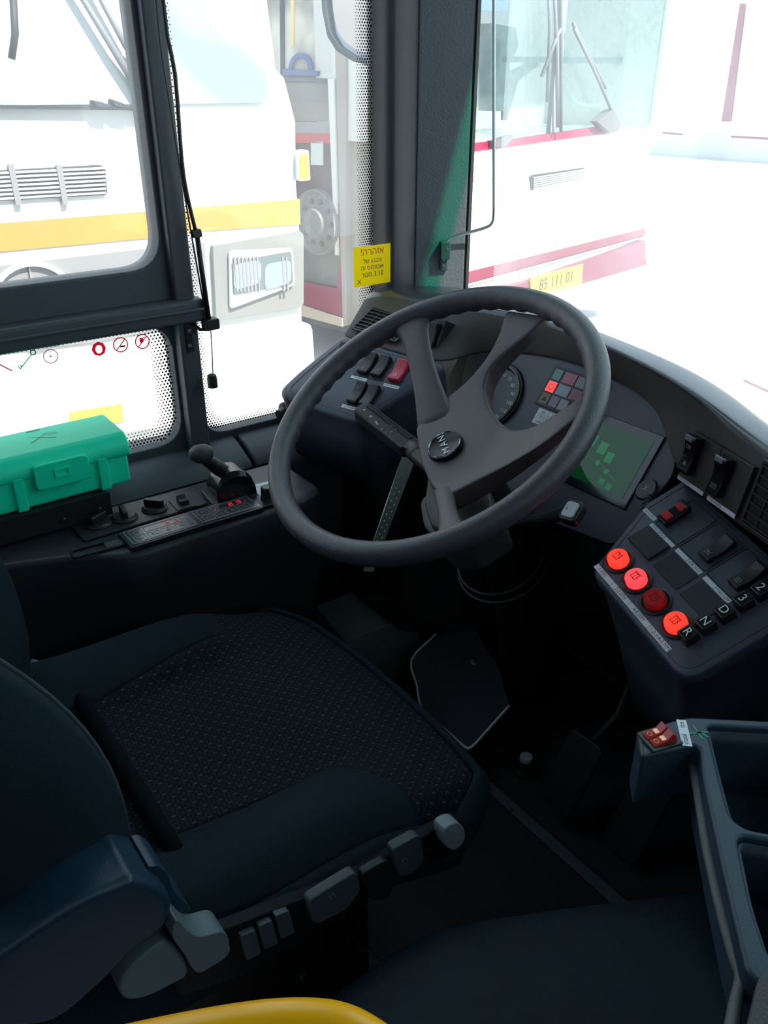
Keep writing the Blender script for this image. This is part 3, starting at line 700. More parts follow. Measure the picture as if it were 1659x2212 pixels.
quadlabel(FB, zc(1143, 1715), (1588, 1116), [(.26, 'בכרמ תהבגה')], dash, .0045, (.50,))
va, vb = FB.loc(1640, 1040); va0, vb0 = FB.loc(1607, 1110)
vent(FB, va0, va0+.10, vb0-.012, vb0+.070, dash, 7)

# ================================================================== RIGHT CONTROL CONSOLE (doors + gear keys)
con = thing('door_control_console', 'sloping button console with four red door buttons and gear keys', 'control console', CON.P)
def cl(px, py, h=0): return CON.loc(px, py, h)
k = k_
oc = [(-.070*k, -.066*k), (.118*k, -.066*k), (.122*k, .10*k), (-.115*k, .10*k), (-.115*k, .045*k)]
ocr = rpoly(oc, [.016, .022, .005, .005, .005], 6)
cc_ = (.01, .02)
rowsC = []
dn = np.array([-.02, .25, -1.0])
for t, hh, dz in ((.5, 0, 0), (.035, 0, 0), (.012, -.0015, 0), (0, -.006, 0), (-.004, -.014, 0), (0, -.020, 0), (.06, -.022, .01), (.20, -.022, .09), (.36, -.02, .22)):
    rowsC.append([CON.pt(a, b, hh)+dn*dz for a, b in lerp(ocr, cc_, t)])
loft('housing', rowsC, DASH, con)
plate('panel_seam', CON, [lerp(ocr, cc_, .075), lerp(ocr, cc_, .081)], 0, .0003, BLACK, con)
z5 = lambda x, y: (1150+x*.3068, 1100+y*.3068)
# round push buttons on their white strip
def lens_mat(name, col, em):
    return mat(name, col, .3, emit=em)
LIT = lens_mat('lens_lit', (1.0, .035, .02), 1.5); LIT2 = lens_mat('lens_lit_pink', (1.0, .06, .07), 1.15); OFF = lens_mat('lens_dim', (.40, .008, .012), .10)
bt = [(-.060*k, -.0315*k, LIT, 'lit orange-red door button'), (-.022*k, -.0315*k, LIT2, 'lit pinkish red door button'), (.016*k, -.0315*k, OFF, 'unlit dark red door button'), (.055*k, -.0315*k, LIT, 'lit red door button beside the R key')]
INKR = mat('lens_mark', (.30, .0, .0), .4)
for a, b, mm, lab in bt:
    G = CON.sub(a, b)
    b_ = lathe('push_button', G, [(.0195, 0), (.0195, .002), (.0165, .003), (.0150, .001), (.0, .001)], BLACK, con, 32); b_['label'] = lab
    ln = lathe('lens', G, [(.0132, .001), (.0130, .009), (.0118, .0105), (0, .0112)], mm, b_, 32)
    icon(G.sub(0, 0, .0108), 'door', 0, 0, .008, INKR, b_)
s0_ = strip_label(CON, -.0725*k, .077*k, -.0595*k, -.0525*k, [(-.0585*k, '1 תלד'), (-.019*k, '2-3 תלד'), (.018*k, '4-5 תלד'), (.059*k, '1-2-3-4-5 תלד')], con, .0062*k, div=(-.0365*k, -.0005*k, .0385*k))
# blank cells and cells with switches
CELLM = mat('blank_cell', (.020, .021, .027), .55)
for a0, a1 in ((-.0805, -.0375), (-.029, .0165), (.023, .067)):
    boxf('blank_plate', CON, a0*k, a1*k, -.005*k, .0245*k, 0, .0012 if a0 > -.05 else .004, CELLM, con, bevel=.0006)
for a0, a1 in ((-.0805, -.035), (-.0325, .0155), (.018, .066)):
    plate('switch_cell', CON, [rrect(a0*k, a1*k, .0335*k, .0885*k, .002), rrect(a0*k+.0008, a1*k-.0008, .0335*k+.0008, .0885*k-.0008, .0015)], 0, .0006, BLACK, con)
strip_label(CON, -.082*k, -.036*k, .0262*k, .0312*k, [(-.0675*k, 'בכרמ תעירכ')], con, .0046, div=(-.054*k,))
strip_label(CON, -.0305*k, .015*k, .0262*k, .032*k, [(.003*k, 'ASR לוטיב')], con, .0050, div=(-.0095*k,))
strip_label(CON, .0215*k, .0655*k, .0262*k, .032*k, [(.053*k, 'ילמשח ןוליו')], con, .0048, div=(.0405*k,))
strip_label(CON, -.107*k, -.084*k, .0335*k, .039*k, [(-.096*k, 'הנחת םלב')], con, .0046)
r1 = rocker('rocker_switch', CON, -.0735*k, .057*k, .018, .039, GLOSSB, con, [])
for fy, mm in ((-.010, (.35, .02, .03)), (.011, (.30, .02, .03))): boxf('red_window', CON, -.0735*k-.006, -.0735*k+.006, .057*k+fy-.005, .057*k+fy+.005, .008, .0112, mat('red_window%d' % (fy > 0), mm, .3, emit=.12), r1)
rocker('rocker_switch', CON, .0015*k, .062*k, .018, .041, BLACK, con, [('lampx', -.6, DIM)])
rocker('rocker_switch', CON, .052*k, .063*k, .0165, .042, BLACK, con, [('bulb', -.6, DIM), ('bulb', .6, DIM)])
# gear keys
for i, (ch, b) in enumerate((('R', -.0305), ('N', -.0085), ('D', .0150), ('3', .0385), ('2', .0610), ('1', .0830))):
    G = CON.sub(.0765*k, b*k)
    kk = prism('gear_key', G, [(-.0092, -.0098), (.0092, -.0098), (.0092, .0098), (-.0092, .0098)], -.002, .013, GLOSSB, con, bevel=.0018, taper=lambda P: [(x*.9, y*.9) for x, y in P])
    kk['label'] = 'black gear key marked %s' % ch
    text('letter', G.sub(0, 0, .0131), ch, .0145, WHITE, kk, bold=.0002)

# ignition key with round fob, hanging in the panel right of the screen
kf_a, kf_b = BIN.loc(1397, 1058, .012)
key = thing('ignition_key', 'ignition key with round black fob beside the display', 'key', BIN.pt(kf_a, kf_b, 0))
KFr = Fr(BIN.pt(kf_a, kf_b, .012), (.9, -.3, 0), (.3, .6, .7))
fob = lathe('fob', KFr, [(0, -.003), (.015, -.003), (.017, 0), (.015, .003), (.0, .0032)], BLACK, key, 28)
text('mark', KFr.sub(0, 0, .0033), 'X', .012, DIM, fob)
kpts = [KFr.pt(.012, -.006, 0), KFr.pt(.022, -.012, .002), KFr.pt(.030, -.022, .0), KFr.pt(.036, -.030, -.004)]
sweep('key_shaft', kpts, [.005, .004, .006, .003], BLACK, key, n=8)
for i in range(5): lathe('key_ring', Fr(KFr.pt(.020+.004*i, -.012-.005*i, .004), (1, .3*i, .2), (0, .4, 1-.3*i)), [(.006, -.0008), (.0075, 0), (.006, .0008), (.0055, 0), (.006, -.0008)], BLACK, key, 16, cap=False)

# ================================================================== STEERING WHEEL
t_ = math.radians(32.2); WC = np.array([.10-.8287, .6902, 1.17-.4094])
WF = Fr(WC, (1, 0, -.0186), (0, math.cos(t_), math.sin(t_)))
sw = thing('steering_wheel', 'large black four-spoke steering wheel in front of the seat', 'steering wheel', WC)
RR, rr0 = .2345, .0160
V = []; n1, n2 = 240, 20
for i in range(n1):
    th = 2*math.pi*i/n1
    for j in range(n2):
        ph = 2*math.pi*j/n2
        ang = math.degrees(th)
        wave = (.5+.5*math.cos(th*52))*max(0, math.cos(ph-math.radians(215)))**2*.0028*(1 if (95 < ang < 140 or 155 < ang < 215 or 30 < ang < 85) else 0)
        r = rr0+wave
        V.append(WF.pt((RR+r*math.cos(ph))*math.cos(th), (RR+r*math.cos(ph))*math.sin(th), r*math.sin(ph)*1.08))
Fc = [[i*n2+j, ((i+1) % n1)*n2+j, ((i+1) % n1)*n2+(j+1) % n2, i*n2+(j+1) % n2] for i in range(n1) for j in range(n2)]
obj('rim', V, Fc, RIM, sw, smooth=True)
hd = -.045
def bend(a, b):
    t = min(1, max(0, (math.hypot(a, b)-.085)/(.215-.085))); return hd*(1-t*t*(3-2*t))-.004
def ubend(p):
    h = hd
    for _ in range(12): a, b = WF.loc(*p, h); h = .5*h+.5*bend(a, b)
    return WF.loc(*p, h)
pad_px = [(899, 928), (904, 960), (912, 1003), (930, 1048), (959, 1075), (1010, 1050), (1045, 1031), (1080, 1012), (1115, 990), (1150, 968), (1180, 946), (1205, 926), (1258, 888), (1272, 838), (1222, 872), (1200, 887), (1168, 910), (1137, 925), (1105, 930), (1080, 912), (1058, 880), (1048, 838), (1054, 808), (1070, 782), (1090, 760), (1115, 737), (1140, 716), (1182, 676), (1092, 664), (1078, 712), (1066, 742), (1048, 775), (1028, 802), (1000, 833), (965, 862), (925, 893)]
padr = rpoly([ubend(p) for p in pad_px], .006, 2)
def hubplate(name, loops, h0, h1, bev):
    o = plate(name, Fr((0, 0, 0), (1, 0, 0), (0, 1, 0)), loops, h0, h1, HUB, None, bevel=bev)
    c0 = o.location.copy(); me = o.data; bpy.data.objects.remove(o)
    bm = bmesh.new(); bm.from_mesh(me); bm.transform(Matrix.Translation(c0))
    bmesh.ops.remove_doubles(bm, verts=bm.verts, dist=1e-5)
    for _ in range(4):
        le = [e for e in bm.edges if e.calc_length() > .014]
        if le: bmesh.ops.subdivide_edges(bm, edges=le, cuts=1); bmesh.ops.triangulate(bm, faces=bm.faces)
    P = []
    for v in bm.verts: q_ = (bend(v.co.x, v.co.y)+.004-hd)/-hd; v.co = Vector(WF.pt(v.co.x, v.co.y, v.co.z*(1-.55*q_)-.007*q_+bend(v.co.x, v.co.y))); P.append(tuple(v.co))
    P = np.array(P); c = (P.min(0)+P.max(0))/2; bm.transform(Matrix.Translation(Vector(-c))); bm.to_mesh(me); bm.free()
    me.materials.clear(); o = finish(name, me, c, HUB, sw)
    for p in me.polygons: p.use_smooth = True
    me.set_sharp_from_angle(angle=math.radians(40)); return o
hubplate('hub_pad', [padr], -.036, .004, .005)
def spoke(root, rootw, rim_ang, rimw, name='spoke', thick=.017, mid=None, rooth=None, belly=.006):
    # lofted spoke from the hub (below the rim plane) out to the rim
    a0, b0 = root; ra = math.radians(rim_ang); a1, b1 = RR*math.cos(ra), RR*math.sin(ra)
    rows = []; N_ = 12
    for i in range(N_+1):
        t = i/N_; x = a0+(a1-a0)*t; y = b0+(b1-b0)*t
        h = (rooth if rooth is not None else hd-.012)*(1-t)**1.15-.002*t
        d = np.array([a1-a0, b1-b0]); d /= np.linalg.norm(d); tang = np.array([-math.sin(ra), math.cos(ra)])
        nd = np.array([-d[1], d[0]]); wv = nd*(1-t)+tang*t; wv = wv/np.linalg.norm(wv)
        if wv@nd < 0: wv = -wv
        ww = (rootw*(1-t)+rimw*t)*(1-.30*math.sin(math.pi*t)) + (.016*max(0, t-.8)/.2)
        th = thick*(1-.15*t); sec = []
        for j in range(16):
            q = 2*math.pi*j/16; cx = math.copysign(abs(math.cos(q))**.7, math.cos(q)); sy = math.copysign(abs(math.sin(q))**.8, math.sin(q))
            p = np.array([x, y])+wv*cx*ww/2
            sec.append(WF.pt(p[0], p[1], h+sy*th*.62))
        rows.append(sec)
    return loft(name, rows, HUB, sw)
def mid2(p, q, h): a = WF.loc(*p, h); b = WF.loc(*q, h); return ((a[0]+b[0])/2, (a[1]+b[1])/2), math.hypot(a[0]-b[0], a[1]-b[1])
r1_, w1_ = mid2((905, 950), (975, 880), hd); spoke(r1_, w1_*.92, 144, .050)
r4_, w4_ = mid2((920, 1030), (985, 1065), hd); spoke(r4_, w4_*.5, -35, .040)
ea, eb = WF.loc(961, 963, hd+.004); EF = WF.sub(ea, eb, hd+.003)
EMB_ = mat('emblem_black', (.004, .004, .005), .25, spec=.3)
emb = lathe('emblem', EF, [(0, .004), (.0215, .0035), (.0235, .0045), (.0255, .004), (.0265, .0), (.0265, -.004)], EMB_, sw, 40)
lathe('ring', EF, [(.0222, .0040), (.0232, .0052), (.0244, .0040)], mat('dark_chrome', (.25, .25, .28), .2, metal=1), emb, 40, cap=False)
rd = math.radians(151); TF = EF.sub(0, 0, .0045, rd)
for ch, dx in (('M', -.0135), ('A', 0), ('N', .0125)): text('letter', TF.sub(dx, 0, 0), ch, .0145, mat('silver_letter', (.75, .75, .78), .3), emb, bold=.0006)

# steering column with shroud, stalks, boot
colm = thing('steering_column', 'dark steering column with brownish shroud under the wheel hub', 'steering column', WF.pt(0, 0, -.2))
SH = mat('column_shroud', (.060, .054, .052), .5, bump=.3, bscale=800)
def shroud(px, h0, h1, name, sc=.9):
    P = rpoly([WF.loc(*p, h0) for p in px], .012, 4); c = tuple(np.mean(np.array(P), 0))
    loft(name, [[WF.pt(a, b, h) for a, b in lerp(P, c, t)] for t, h in ((.6, h0), (.08, h0), (.02, h0-.003), (0, h0-.01), (.05, h1+.01), (1-sc, h1))], SH, colm)
shroud([(940, 1062), (1045, 1030), (1066, 1092), (985, 1150), (930, 1140), (915, 1090), (925, 1000), (1030, 960)], -.11, -.22, 'upper_shroud')
shroud([(905, 1080), (935, 1050), (985, 1110), (1000, 1165), (955, 1172), (915, 1140)], -.135, -.22, 'lower_shroud')
boot = [WF.pt(.01, 0, -.12), WF.pt(.01, -.0, -.24), np.array([-.74, .92, .40]), np.array([-.78, 1.0, .22]), np.array([-.80, 1.03, .10])]
sweep('column_tube', boot, [.045, .05, .055, .06, .065], BLACK, colm, n=20, res=4)
for i, (z_, r_) in enumerate(((-.235, .07), (-.25, .075))): sweep('boot_ring', [WF.pt(.04+r_*math.cos(q), -.03+r_*math.sin(q), z_-.05) for q in np.linspace(0, 2*math.pi, 33)[:-1]], 0.0025, BLACK, colm, cyc=True, n=8)
# left stalk (indicator / wiper)
def wl(p, h): a, b = WF.loc(*p, h); return WF.pt(a, b, h)
SH_ = -.084
pA, pB = wl((946, 1022), SH_), wl((886, 966), SH_); pC = wl((793, 893), SH_+.012)
stalk = thing('indicator_stalk', 'ribbed black stalk with white wiper symbols left of the hub', 'stalk', pA)
tip_n = np.cross(pC-pA, WF.n); 
sweep('arm', [wl((975, 1045), SH_-.01), pA, wl((905, 985), SH_)], [.009, .010, .014], BLACK, stalk, n=14)
SF = Fr(pC, pB-pC, np.cross(WF.n, pB-pC)); 
Ls = np.linalg.norm(pB-pC)
fn = SF.n if SF.n@(CAM-pC) > 0 else -SF.n
SF = Fr(pC, pB-pC, np.cross(fn, pB-pC))
# tilt the grip so that its printed side faces the seat
tw = math.radians(-20); SF = Fr(SF.P, SF.u, SF.v*math.cos(tw)+SF.n*math.sin(tw))
gp = [(-.016, -.012), (-.012, -.017), (Ls, -.017), (Ls+.006, -.012), (Ls+.006, .012), (Ls, .016), (-.012, .013), (-.018, .006)]
grip = prism('grip', SF, gp, -.011, .009, BLACK, stalk, bevel=.004, segs=3)
multi('ribs', [(SF, -.006, Ls-.006, b_-.0009, b_+.0009, .0085, .0105) for b_ in (.0045, .0075, .0105)], BLACK, grip)
for kd, a, b, s in (('arr', .000, -.004, .005), ('wash', .022, -.007, .005), ('arrows', .042, -.009, .006), ('wash', .076, .002, .004), ('wash', .076, -.006, .004), ('wash', .072, -.0125, .0035)):
    icon(SF.sub(a, b, .009), kd, 0, 0, s, WHITE if s > .0045 else DIM, grip, h=.0003)
for s, a, b in (('0', .066, .003), ('I', .062, -.013)): text('mark', SF.sub(a, b, .0093), s, .006, WHITE, grip)
cap_ = sweep('collar', [SF.pt(Ls, 0, 0), SF.pt(Ls+.022, 0, 0), SF.pt(Ls+.045, .0, -.004)], [.0135, .0165, .013], BLACK, stalk, n=20)
CF = SF.sub(Ls+.018, -.004, .0135)
icon(CF, 'arr', -.004, .002, .0045, WHITE, stalk); icon(CF, 'lamp', .004, -.008, .005, DIM, stalk); icon(CF, 'lamp', -.006, -.010, .005, DIM, stalk)
# right stalk (retarder lever) with grey tip
rs = thing('retarder_stalk', 'thin black stalk with grey square tip right of the column', 'stalk', wl((1140, 1130), -.13))
tipP = wl((1236, 1107), -.085)
sweep('arm', [wl((1090, 1130), -.15), wl((1170, 1122), -.125), wl((1215, 1110), -.095), tipP], [.010, .009, .009, .010], BLACK, rs, n=12, res=3)
TP = Fr(tipP, (.93, .1, .1), (-.2, .75, .6)); hb = prism('head', TP, rrect(-.013, .013, -.015, .015, .006), -.010, .006, BLACK, rs, bevel=.003)
prism('button', TP, rrect(-.009, .009, -.011, .011, .004), .005, .0085, LGREY, hb, bevel=.0012)

# ================================================================== LEFT SIDE CONSOLE
sc = thing('side_console', 'black side console with climate panels under the driver window', 'console', (-1.03, .3, .3))
plan = [(-1.115, -.45), (-1.06, -.45), (-1.05, .10), (-.995, .25), (-.945, .325), (-.950, .62), (-.965, .66), (-1.115, .66)]
c0 = (-1.115, .2)
def inset(P, t, only=True): return [(x+(-1.115-x)*t, y) for x, y in P]
pr_ = rpoly(plan, [.001, .01, .05, .05, .03, .012, .012, .001], 4)
loft('body', [[np.array([x, y, z]) for x, y in inset(pr_, t)] for t, z in ((.9, .560), (.10, .560), (.03, .559), (0, .552), (.0, .50), (.06, .42), (.25, .30), (.3, .02))], mat('side_console_plastic', (.022, .025, .031), .42, bump=.3, bscale=700), sc)
TF_ = Fr((0, 0, .5605), (0, 1, 0), (-1, 0, 0))
def tq(*P): return [TF_.loc(*p) for p in P]
# two climate control panels
CPM = mat('climate_bezel', (.016, .017, .021), .35)
CPS = mat('climate_face', (.03, .034, .042), .25)
RLED = mat('red_led', (1, .03, .03), .4, emit=.55); RLED2 = mat('red_led_dim', (.8, .03, .05), .4, emit=.22)
def climate(P, led, par):
    q = tq(*P); a0 = (q[0][0]+q[3][0])/2; a1 = (q[1][0]+q[2][0])/2; b1 = (q[0][1]+q[1][1])/2; b0 = (q[2][1]+q[3][1])/2
    rot = math.atan2(q[2][1]-q[3][1]+q[1][1]-q[0][1], 2*(a1-a0))
    L_, H_ = math.hypot(*(np.array(q[1])-np.array(q[0]))), math.hypot(*(np.array(q[3])-np.array(q[0])))
    G = TF_.sub((a0+a1)/2, (b0+b1)/2, .0, rot)
    o = prism('climate_panel', G, rrect(-L_/2-.004, L_/2+.004, -H_/2-.004, H_/2+.004, .003), 0, .008, CPM, par, bevel=.0015)
    f = prism('face', G, rrect(-L_/2, L_/2, -H_/2, H_/2, .002), .008, .0088, CPS, o)
    Gt = G.sub(0, 0, .0089); dz = .0003; w_ = .0007
    def rr(a, b, c, d): line_art('outline', Gt, poly((a, c), (b, c), (b, d), (a, d), close=True), w_, DIM, f, h=dz)
    X0 = -L_/2; Y0 = -H_/2
    rr(X0+.003, -X0-.003, Y0+.003, -Y0-.003)
    rr(X0+L_*.30, X0+L_*.88, Y0+H_*.56, Y0+H_*.88)
    for u_, v_, kd in ((.17, .70, 'up'), (.17, .28, 'down'), (.38, .28, 'pct'), (.58, .28, 'fan'), (.79, .28, 'wave')):
        rr(X0+L_*(u_-.085), X0+L_*(u_+.085), Y0+H_*(v_-.17), Y0+H_*(v_+.17)); icon(Gt, kd, X0+L_*u_, Y0+H_*v_, H_*.15, DIM, f, h=dz, w_=.0004)
    D = Gt.sub(X0+L_*.70, Y0+H_*.72)
    def seg(x, on):
        w2, h2 = .0028, .0042; S_ = {'a': ((-w2, h2), (w2, h2)), 'g': ((-w2, 0), (w2, 0)), 'd': ((-w2, -h2), (w2, -h2)), 'b': ((w2, h2), (w2, 0)), 'c': ((w2, 0), (w2, -h2)), 'e': ((-w2, 0), (-w2, -h2)), 'f': ((-w2, h2), (-w2, 0))}
        line_art('digit', D, [((S_[c][0][0]+x, S_[c][0][1]), (S_[c][1][0]+x, S_[c][1][1])) for c in on], .0009, led, f, h=dz)
    seg(-.006, 'abged'); seg(.008, 'abgcd'); boxf('indicator', Gt, X0+L_*.36, X0+L_*.36+.0012, Y0+H_*.62, Y0+H_*.68, 0, dz, led, f)
    return o
climate([(264, 1161), (405, 1118), (430, 1145), (287, 1190)], RLED2, sc)['label'] = 'rear climate control panel with dim display'
climate([(411, 1116), (536, 1080), (563, 1104), (436, 1143)], RLED, sc)['label'] = 'climate control panel with bright red display by the handbrake'
# knob plate with three rotary switches and a small rocker
q = tq((168, 1152), (418, 1078)); kpl = TF_.sub(q[0][0], q[0][1], 0, math.atan2(q[1][1]-q[0][1], q[1][0]-q[0][0]))
Lk = math.hypot(q[1][0]-q[0][0], q[1][1]-q[0][1])
kp_ = prism('knob_plate', kpl, rrect(-.002, Lk+.01, -.034, .022, .004), 0, .004, mat('knob_plate', (.016, .017, .020), .5), sc, bevel=.001)
ORNG = mat('orange_print', (.9, .25, .10), .5, emit=.10)
for i, p in enumerate(((214, 1137), (270, 1124), (335, 1104))):
    a, b = TF_.loc(*p); G = TF_.sub(a, b, .004, .5+i*.9)
    kn = lathe('rotary_knob', G, [(.0205, 0), (.0205, .002), (.017, .0045), (.0165, .006), (0, .006)], BLACK, sc, 32)
    prism('grip', G, rpoly([(-.016, -.004), (.016, -.005), (.016, .005), (-.016, .004)], .003), .005, .017, BLACK, kn, bevel=.002)
    for j in range(5):
        t = math.radians(20+j*28+(-20 if i else 0)); boxf('scale_mark', TF_.sub(a+.0185*math.cos(t), b+.0185*math.sin(t), .0063, t), -.0013, .0013, -.0008, .0008, 0, .0004, ORNG if i != 0 else mat('pale_peach', (.8, .5, .4), .5), kn)
a, b = TF_.loc(396, 1094); G = TF_.sub(a, b, .004, -.05)
boxf('socket', G, -.016, .016, -.020, .022, 0, .002, BLACK, sc, bevel=.0006); rocker('rocker_switch', G.sub(0, 0, .002), 0, -.001, .014, .020, BLACK, sc, [])
icon(G.sub(-.004, .016, .0021), 'fan', 0, 0, .004, WHITE, sc); line_art('outline', G.sub(0, -.015, .0021), poly((-.010, -.003), (.010, -.003), (.010, .003), (-.010, .003), close=True)+poly((-.006, 0), (.006, 0)), .0006, DIM, sc)
# slot tray, label and small switch near the seat
a, b = TF_.loc(222, 1184); G = TF_.sub(a, b, 0, -.08); plate('slot_tray', G, [rrect(-.045, .040, -.012, .014, .006), rrect(-.041, .036, -.009, .011, .004)], 0, .004, BLACK, sc, bevel=.001)
boxf('lid', G, .004, .030, -.007, .010, 0, .0035, mat('slot_lid', (.06, .065, .07), .4), sc, bevel=.001)
G = Fr(onZ(42, 1199, .553), onZ(70, 1193, .553)-onZ(13, 1207, .553), (-1, 0, .2)); strip_label(G, -.025, .025, -.004, .004, [(0, 'דוקינ בצק')], sc, .006, m=mat('label_faint', (.14, .17, .20), .6))
# foot of the console: knurled bolts
for p in ((120, 1255), (38, 1268)): lathe('bolt', Fr(onX(*p, -1.045), (0, 1, 0), (0, 0, 1)), [(.006, 0), (.006, .004), (.003, .005), (0, .004)], STEEL, sc, 10)
# info sticker
q = tq((542, 1049), (585, 1036), (600, 1075), (572, 1080)); a0, b0 = q[0]; G = TF_.sub(a0, b0, .0004, math.atan2(q[3][1]-q[0][1], q[3][0]-q[0][0]))
stk = boxf('info_sticker', G, 0, .062, -.002, .048, 0, .0006, LABEL, sc); line_art('border', G.sub(0, 0, .0006), poly((.002, .0005), (.060, .0005), (.060, .0455), (.002, .0455), close=True), .0006, INK, stk, h=.0002)
Gr = G.sub(.031, .023, .0007, math.pi/2)
for i, s in enumerate(('ןיטולחל רוסא', 'הענתה םדוק', 'םלב ררחש אל', 'היינח')): text('lettering', Gr.sub(0, .018-.010*i, 0), s, .0068, INK, stk, h=.0002)
a, b = TF_.loc(580, 1084); G = TF_.sub(a, b); prism('socket', G, rrect(-.022, .022, -.020, .020, .004), 0, .006, BLACK, sc, bevel=.002); lathe('rotary_knob', G, [(.013, .006), (.0115, .009), (.011, .026), (.009, .028), (0, .028)], BLACK, sc, 24)

# handbrake valve
hb_a, hb_b = TF_.loc(503, 1074); HBF = TF_.sub(hb_a, hb_b, 0, -.1)
hbk = thing('handbrake_lever', 'glossy black handbrake lever with ball grip on the side console', 'handbrake', HBF.P)
prism('base', HBF, rrect(-.042, .036, -.026, .040, .010), 0, .008, BLACK, hbk, bevel=.003)
rowsH = []
for i in range(13):
    t = math.pi*i/12; x = -.034*math.cos(t); hgt = .010+.044*math.sin(t)**.8
    rowsH.append([HBF.pt(x, b, h) for b, h in ((-.022, .006), (-.022, max(.007, hgt*.85)), (-.016, max(.008, hgt)), (.022, max(.008, hgt)), (.030, max(.007, hgt*.85)), (.032, .006))])
loft('housing', rowsH, GLOSSB, hbk, bevel=.003)
g0 = HBF.pt(-.006, .006, .042)
hdir = onX(436, 986, g0[0]-.005)
sweep('lever', [g0, g0+(hdir-g0)*.35, g0+(hdir-g0)*.8, hdir], [.013, .012, .010, .012], BLACK, hbk, n=18, res=3)
KB = Fr(hdir, (0, 1, 0), np.cross(hdir-g0, (0, 1, 0))); 
if KB.n@(hdir-g0) < 0: KB = Fr(hdir, (0, 1, 0), -KB.v)
lathe('knob', KB, [(0, -.008), (.012, -.008), (.018, -.002), (.0195, .006), (.018, .012), (.012, .017), (0, .019)], mat('knob_rubber', (.04, .042, .045), .6, bump=.4), hbk, 28)

# ================================================================== GREEN FIRST-AID BOX on its bracket
XB = -1.082
bf = onX(293, 1043, XB); tf = onX(288, 934, XB); zt = tf[2]; bk_ = onZ(243, 884, zt)
Y1, Z0, Z1 = bf[1], bf[2]+.002, zt; XK = max(bk_[0], -1.193); Y0 = Y1-.29
fa = thing('first_aid_box', 'bright green plastic first-aid box on the sill by the window', 'first-aid box', ((XB+XK)/2, (Y0+Y1)/2, Z0))
H_ = Z1-Z0; zs = Z0+H_*.62
BF = Fr((0, 0, 0), (1, 0, 0), (0, 1, 0))
prism('body', Fr((0, 0, Z0), (1, 0, 0), (0, 1, 0)), [(XK+.004, Y0+.004), (XB-.003, Y0+.004), (XB-.003, Y1-.004), (XK+.004, Y1-.004)], 0, zs-Z0, GREEN, fa, bevel=.006)
# lid: rounded in section
lidsec = [(XK-.001, zs-.004), (XB+.002, zs-.004), (XB+.003, zs+.010), (XB, Z1-.016), (XB-.006, Z1-.006), (XB-.016, Z1), (XK+.010, Z1+.002), (XK, Z1-.008)]
loft('lid', [[np.array([x, y, z]) for x, z in lidsec] for y in (Y0, Y1)], GREEN, fa, smooth=False, bevel=.005)
ym = (Y0+Y1)/2+.0
lym = onX(128, 1000, XB)[1]
for yy in (lym+.062, lym-.062): boxf('rib', Fr((XB, yy, Z0), (0, 1, 0), (0, 0, 1)), -.008, .008, 0, H_*.66, -.01, .003, GREEN, fa, bevel=.0025)
LF = Fr((XB+.003, lym, zs), (0, 1, 0), (0, 0, 1))
lt = prism('latch', LF, rrect(-.040, .040, -.022, .018, .008), -.002, .006, GREEN, fa, bevel=.002)
plate('latch_window', LF, [rrect(-.012, .012, -.007, .006, .001), rrect(-.008, .008, -.005, .004, .001)], .006, .008, GREEN, lt)
Lg = Fr(onZ(90, 945, Z1+.0008), (0, 1, 0), (-1, 0, 0))
line_art('emblem', Lg, poly((-.017, .012), (.017, -.012))+poly((-.017, -.012), (.010, .012))+poly((.004, .012), (.024, .012))+poly((.008, .008), (.024, .008))+poly((.012, .004), (.024, .004)), .0022, mat('green_emblem', (.002, .45, .26), .5), fa, h=.0006)
boxf('slot', Fr((XK+.018, Y1-.115, Z1), (0, 1, 0), (-1, 0, 0)), -.010, .010, -.002, .002, .0, .0022, mat('green_shadowline', (.0, .18, .10), .5), fa)
# bracket shelf carrying the box
br = thing('box_bracket', 'black metal bracket shelf holding the green box', 'bracket', (XB+.01, Y0+.1, Z0-.04))
box('shelf', XK, XB+.006, Y0-.05, Y1-.05, Z0-.0035, Z0-.0005, BLACK, br)
box('front_plate', XB+.004, XB+.008, Y0-.05, Y1-.045, Z0-.040, Z0-.001, BLACK, br, bevel=.001)
for p in ((137, 1124), (214, 1101)): lathe('screw', Fr(onX(*p, XB+.008), (0, 1, 0), (0, 0, 1)), [(.005, 0), (.005, .001), (.003, .003), (0, .003)], BLACK, br, 14)

# ================================================================== DRIVER SEAT
seat = thing('driver_seat', 'dark blue-grey fabric driver seat with grey side controls', 'seat', (-.66, .25, 0))
XL, XR, YB, YF = -.912, -.408, -.02, .555
nx, ny = 64, 60
def cush(x, y):
    s = (x-(XL+XR)/2)/((XR-XL)/2)
    z = .432+.012*math.cos(s*1.4)
    b = max(0, (abs(s)-.50)/.5)
    fall = 1/(1+math.exp((y-.41)/.025))
    z += .050*math.sin(min(1, b*1.15)*math.pi*.62)*fall*.9
    z -= .028*max(0, (y-.40)/.15)**2
    z -= .03*max(0, (abs(s)-.86)/.14)**2
    z += .018*math.exp(-((y-.05)/.1)**2)
    return z
def front(x):
    s = (x-(XL+XR)/2)/((XR-XL)/2); return YF-.075*abs(s)**2.6
def boundaryL(y): return -.797-.028*max(0, min(1, (y-.20)/.18))
def boundaryR(y): return -.545+.02*(y-.18)/.19+.10*max(0, (y-.385)/.07)
Vt = []; 
for j in range(ny+1):
    for i in range(nx+1):
        s = -1+2*i/nx; t = j/ny
        # align grid lines with the seams
        y = YB+(front((XL+XR)/2+s*(XR-XL)/2)-YB)*t
        bl, brr = boundaryL(min(y, .40)), boundaryR(min(y, .44))
        u = i/nx
        x = XL+(bl-XL)*u/.25 if u < .25 else (bl+(brr-bl)*(u-.25)/.5 if u < .75 else brr+(XR-brr)*(u-.75)/.25)
        Vt.append([x, y, cush(x, y)])
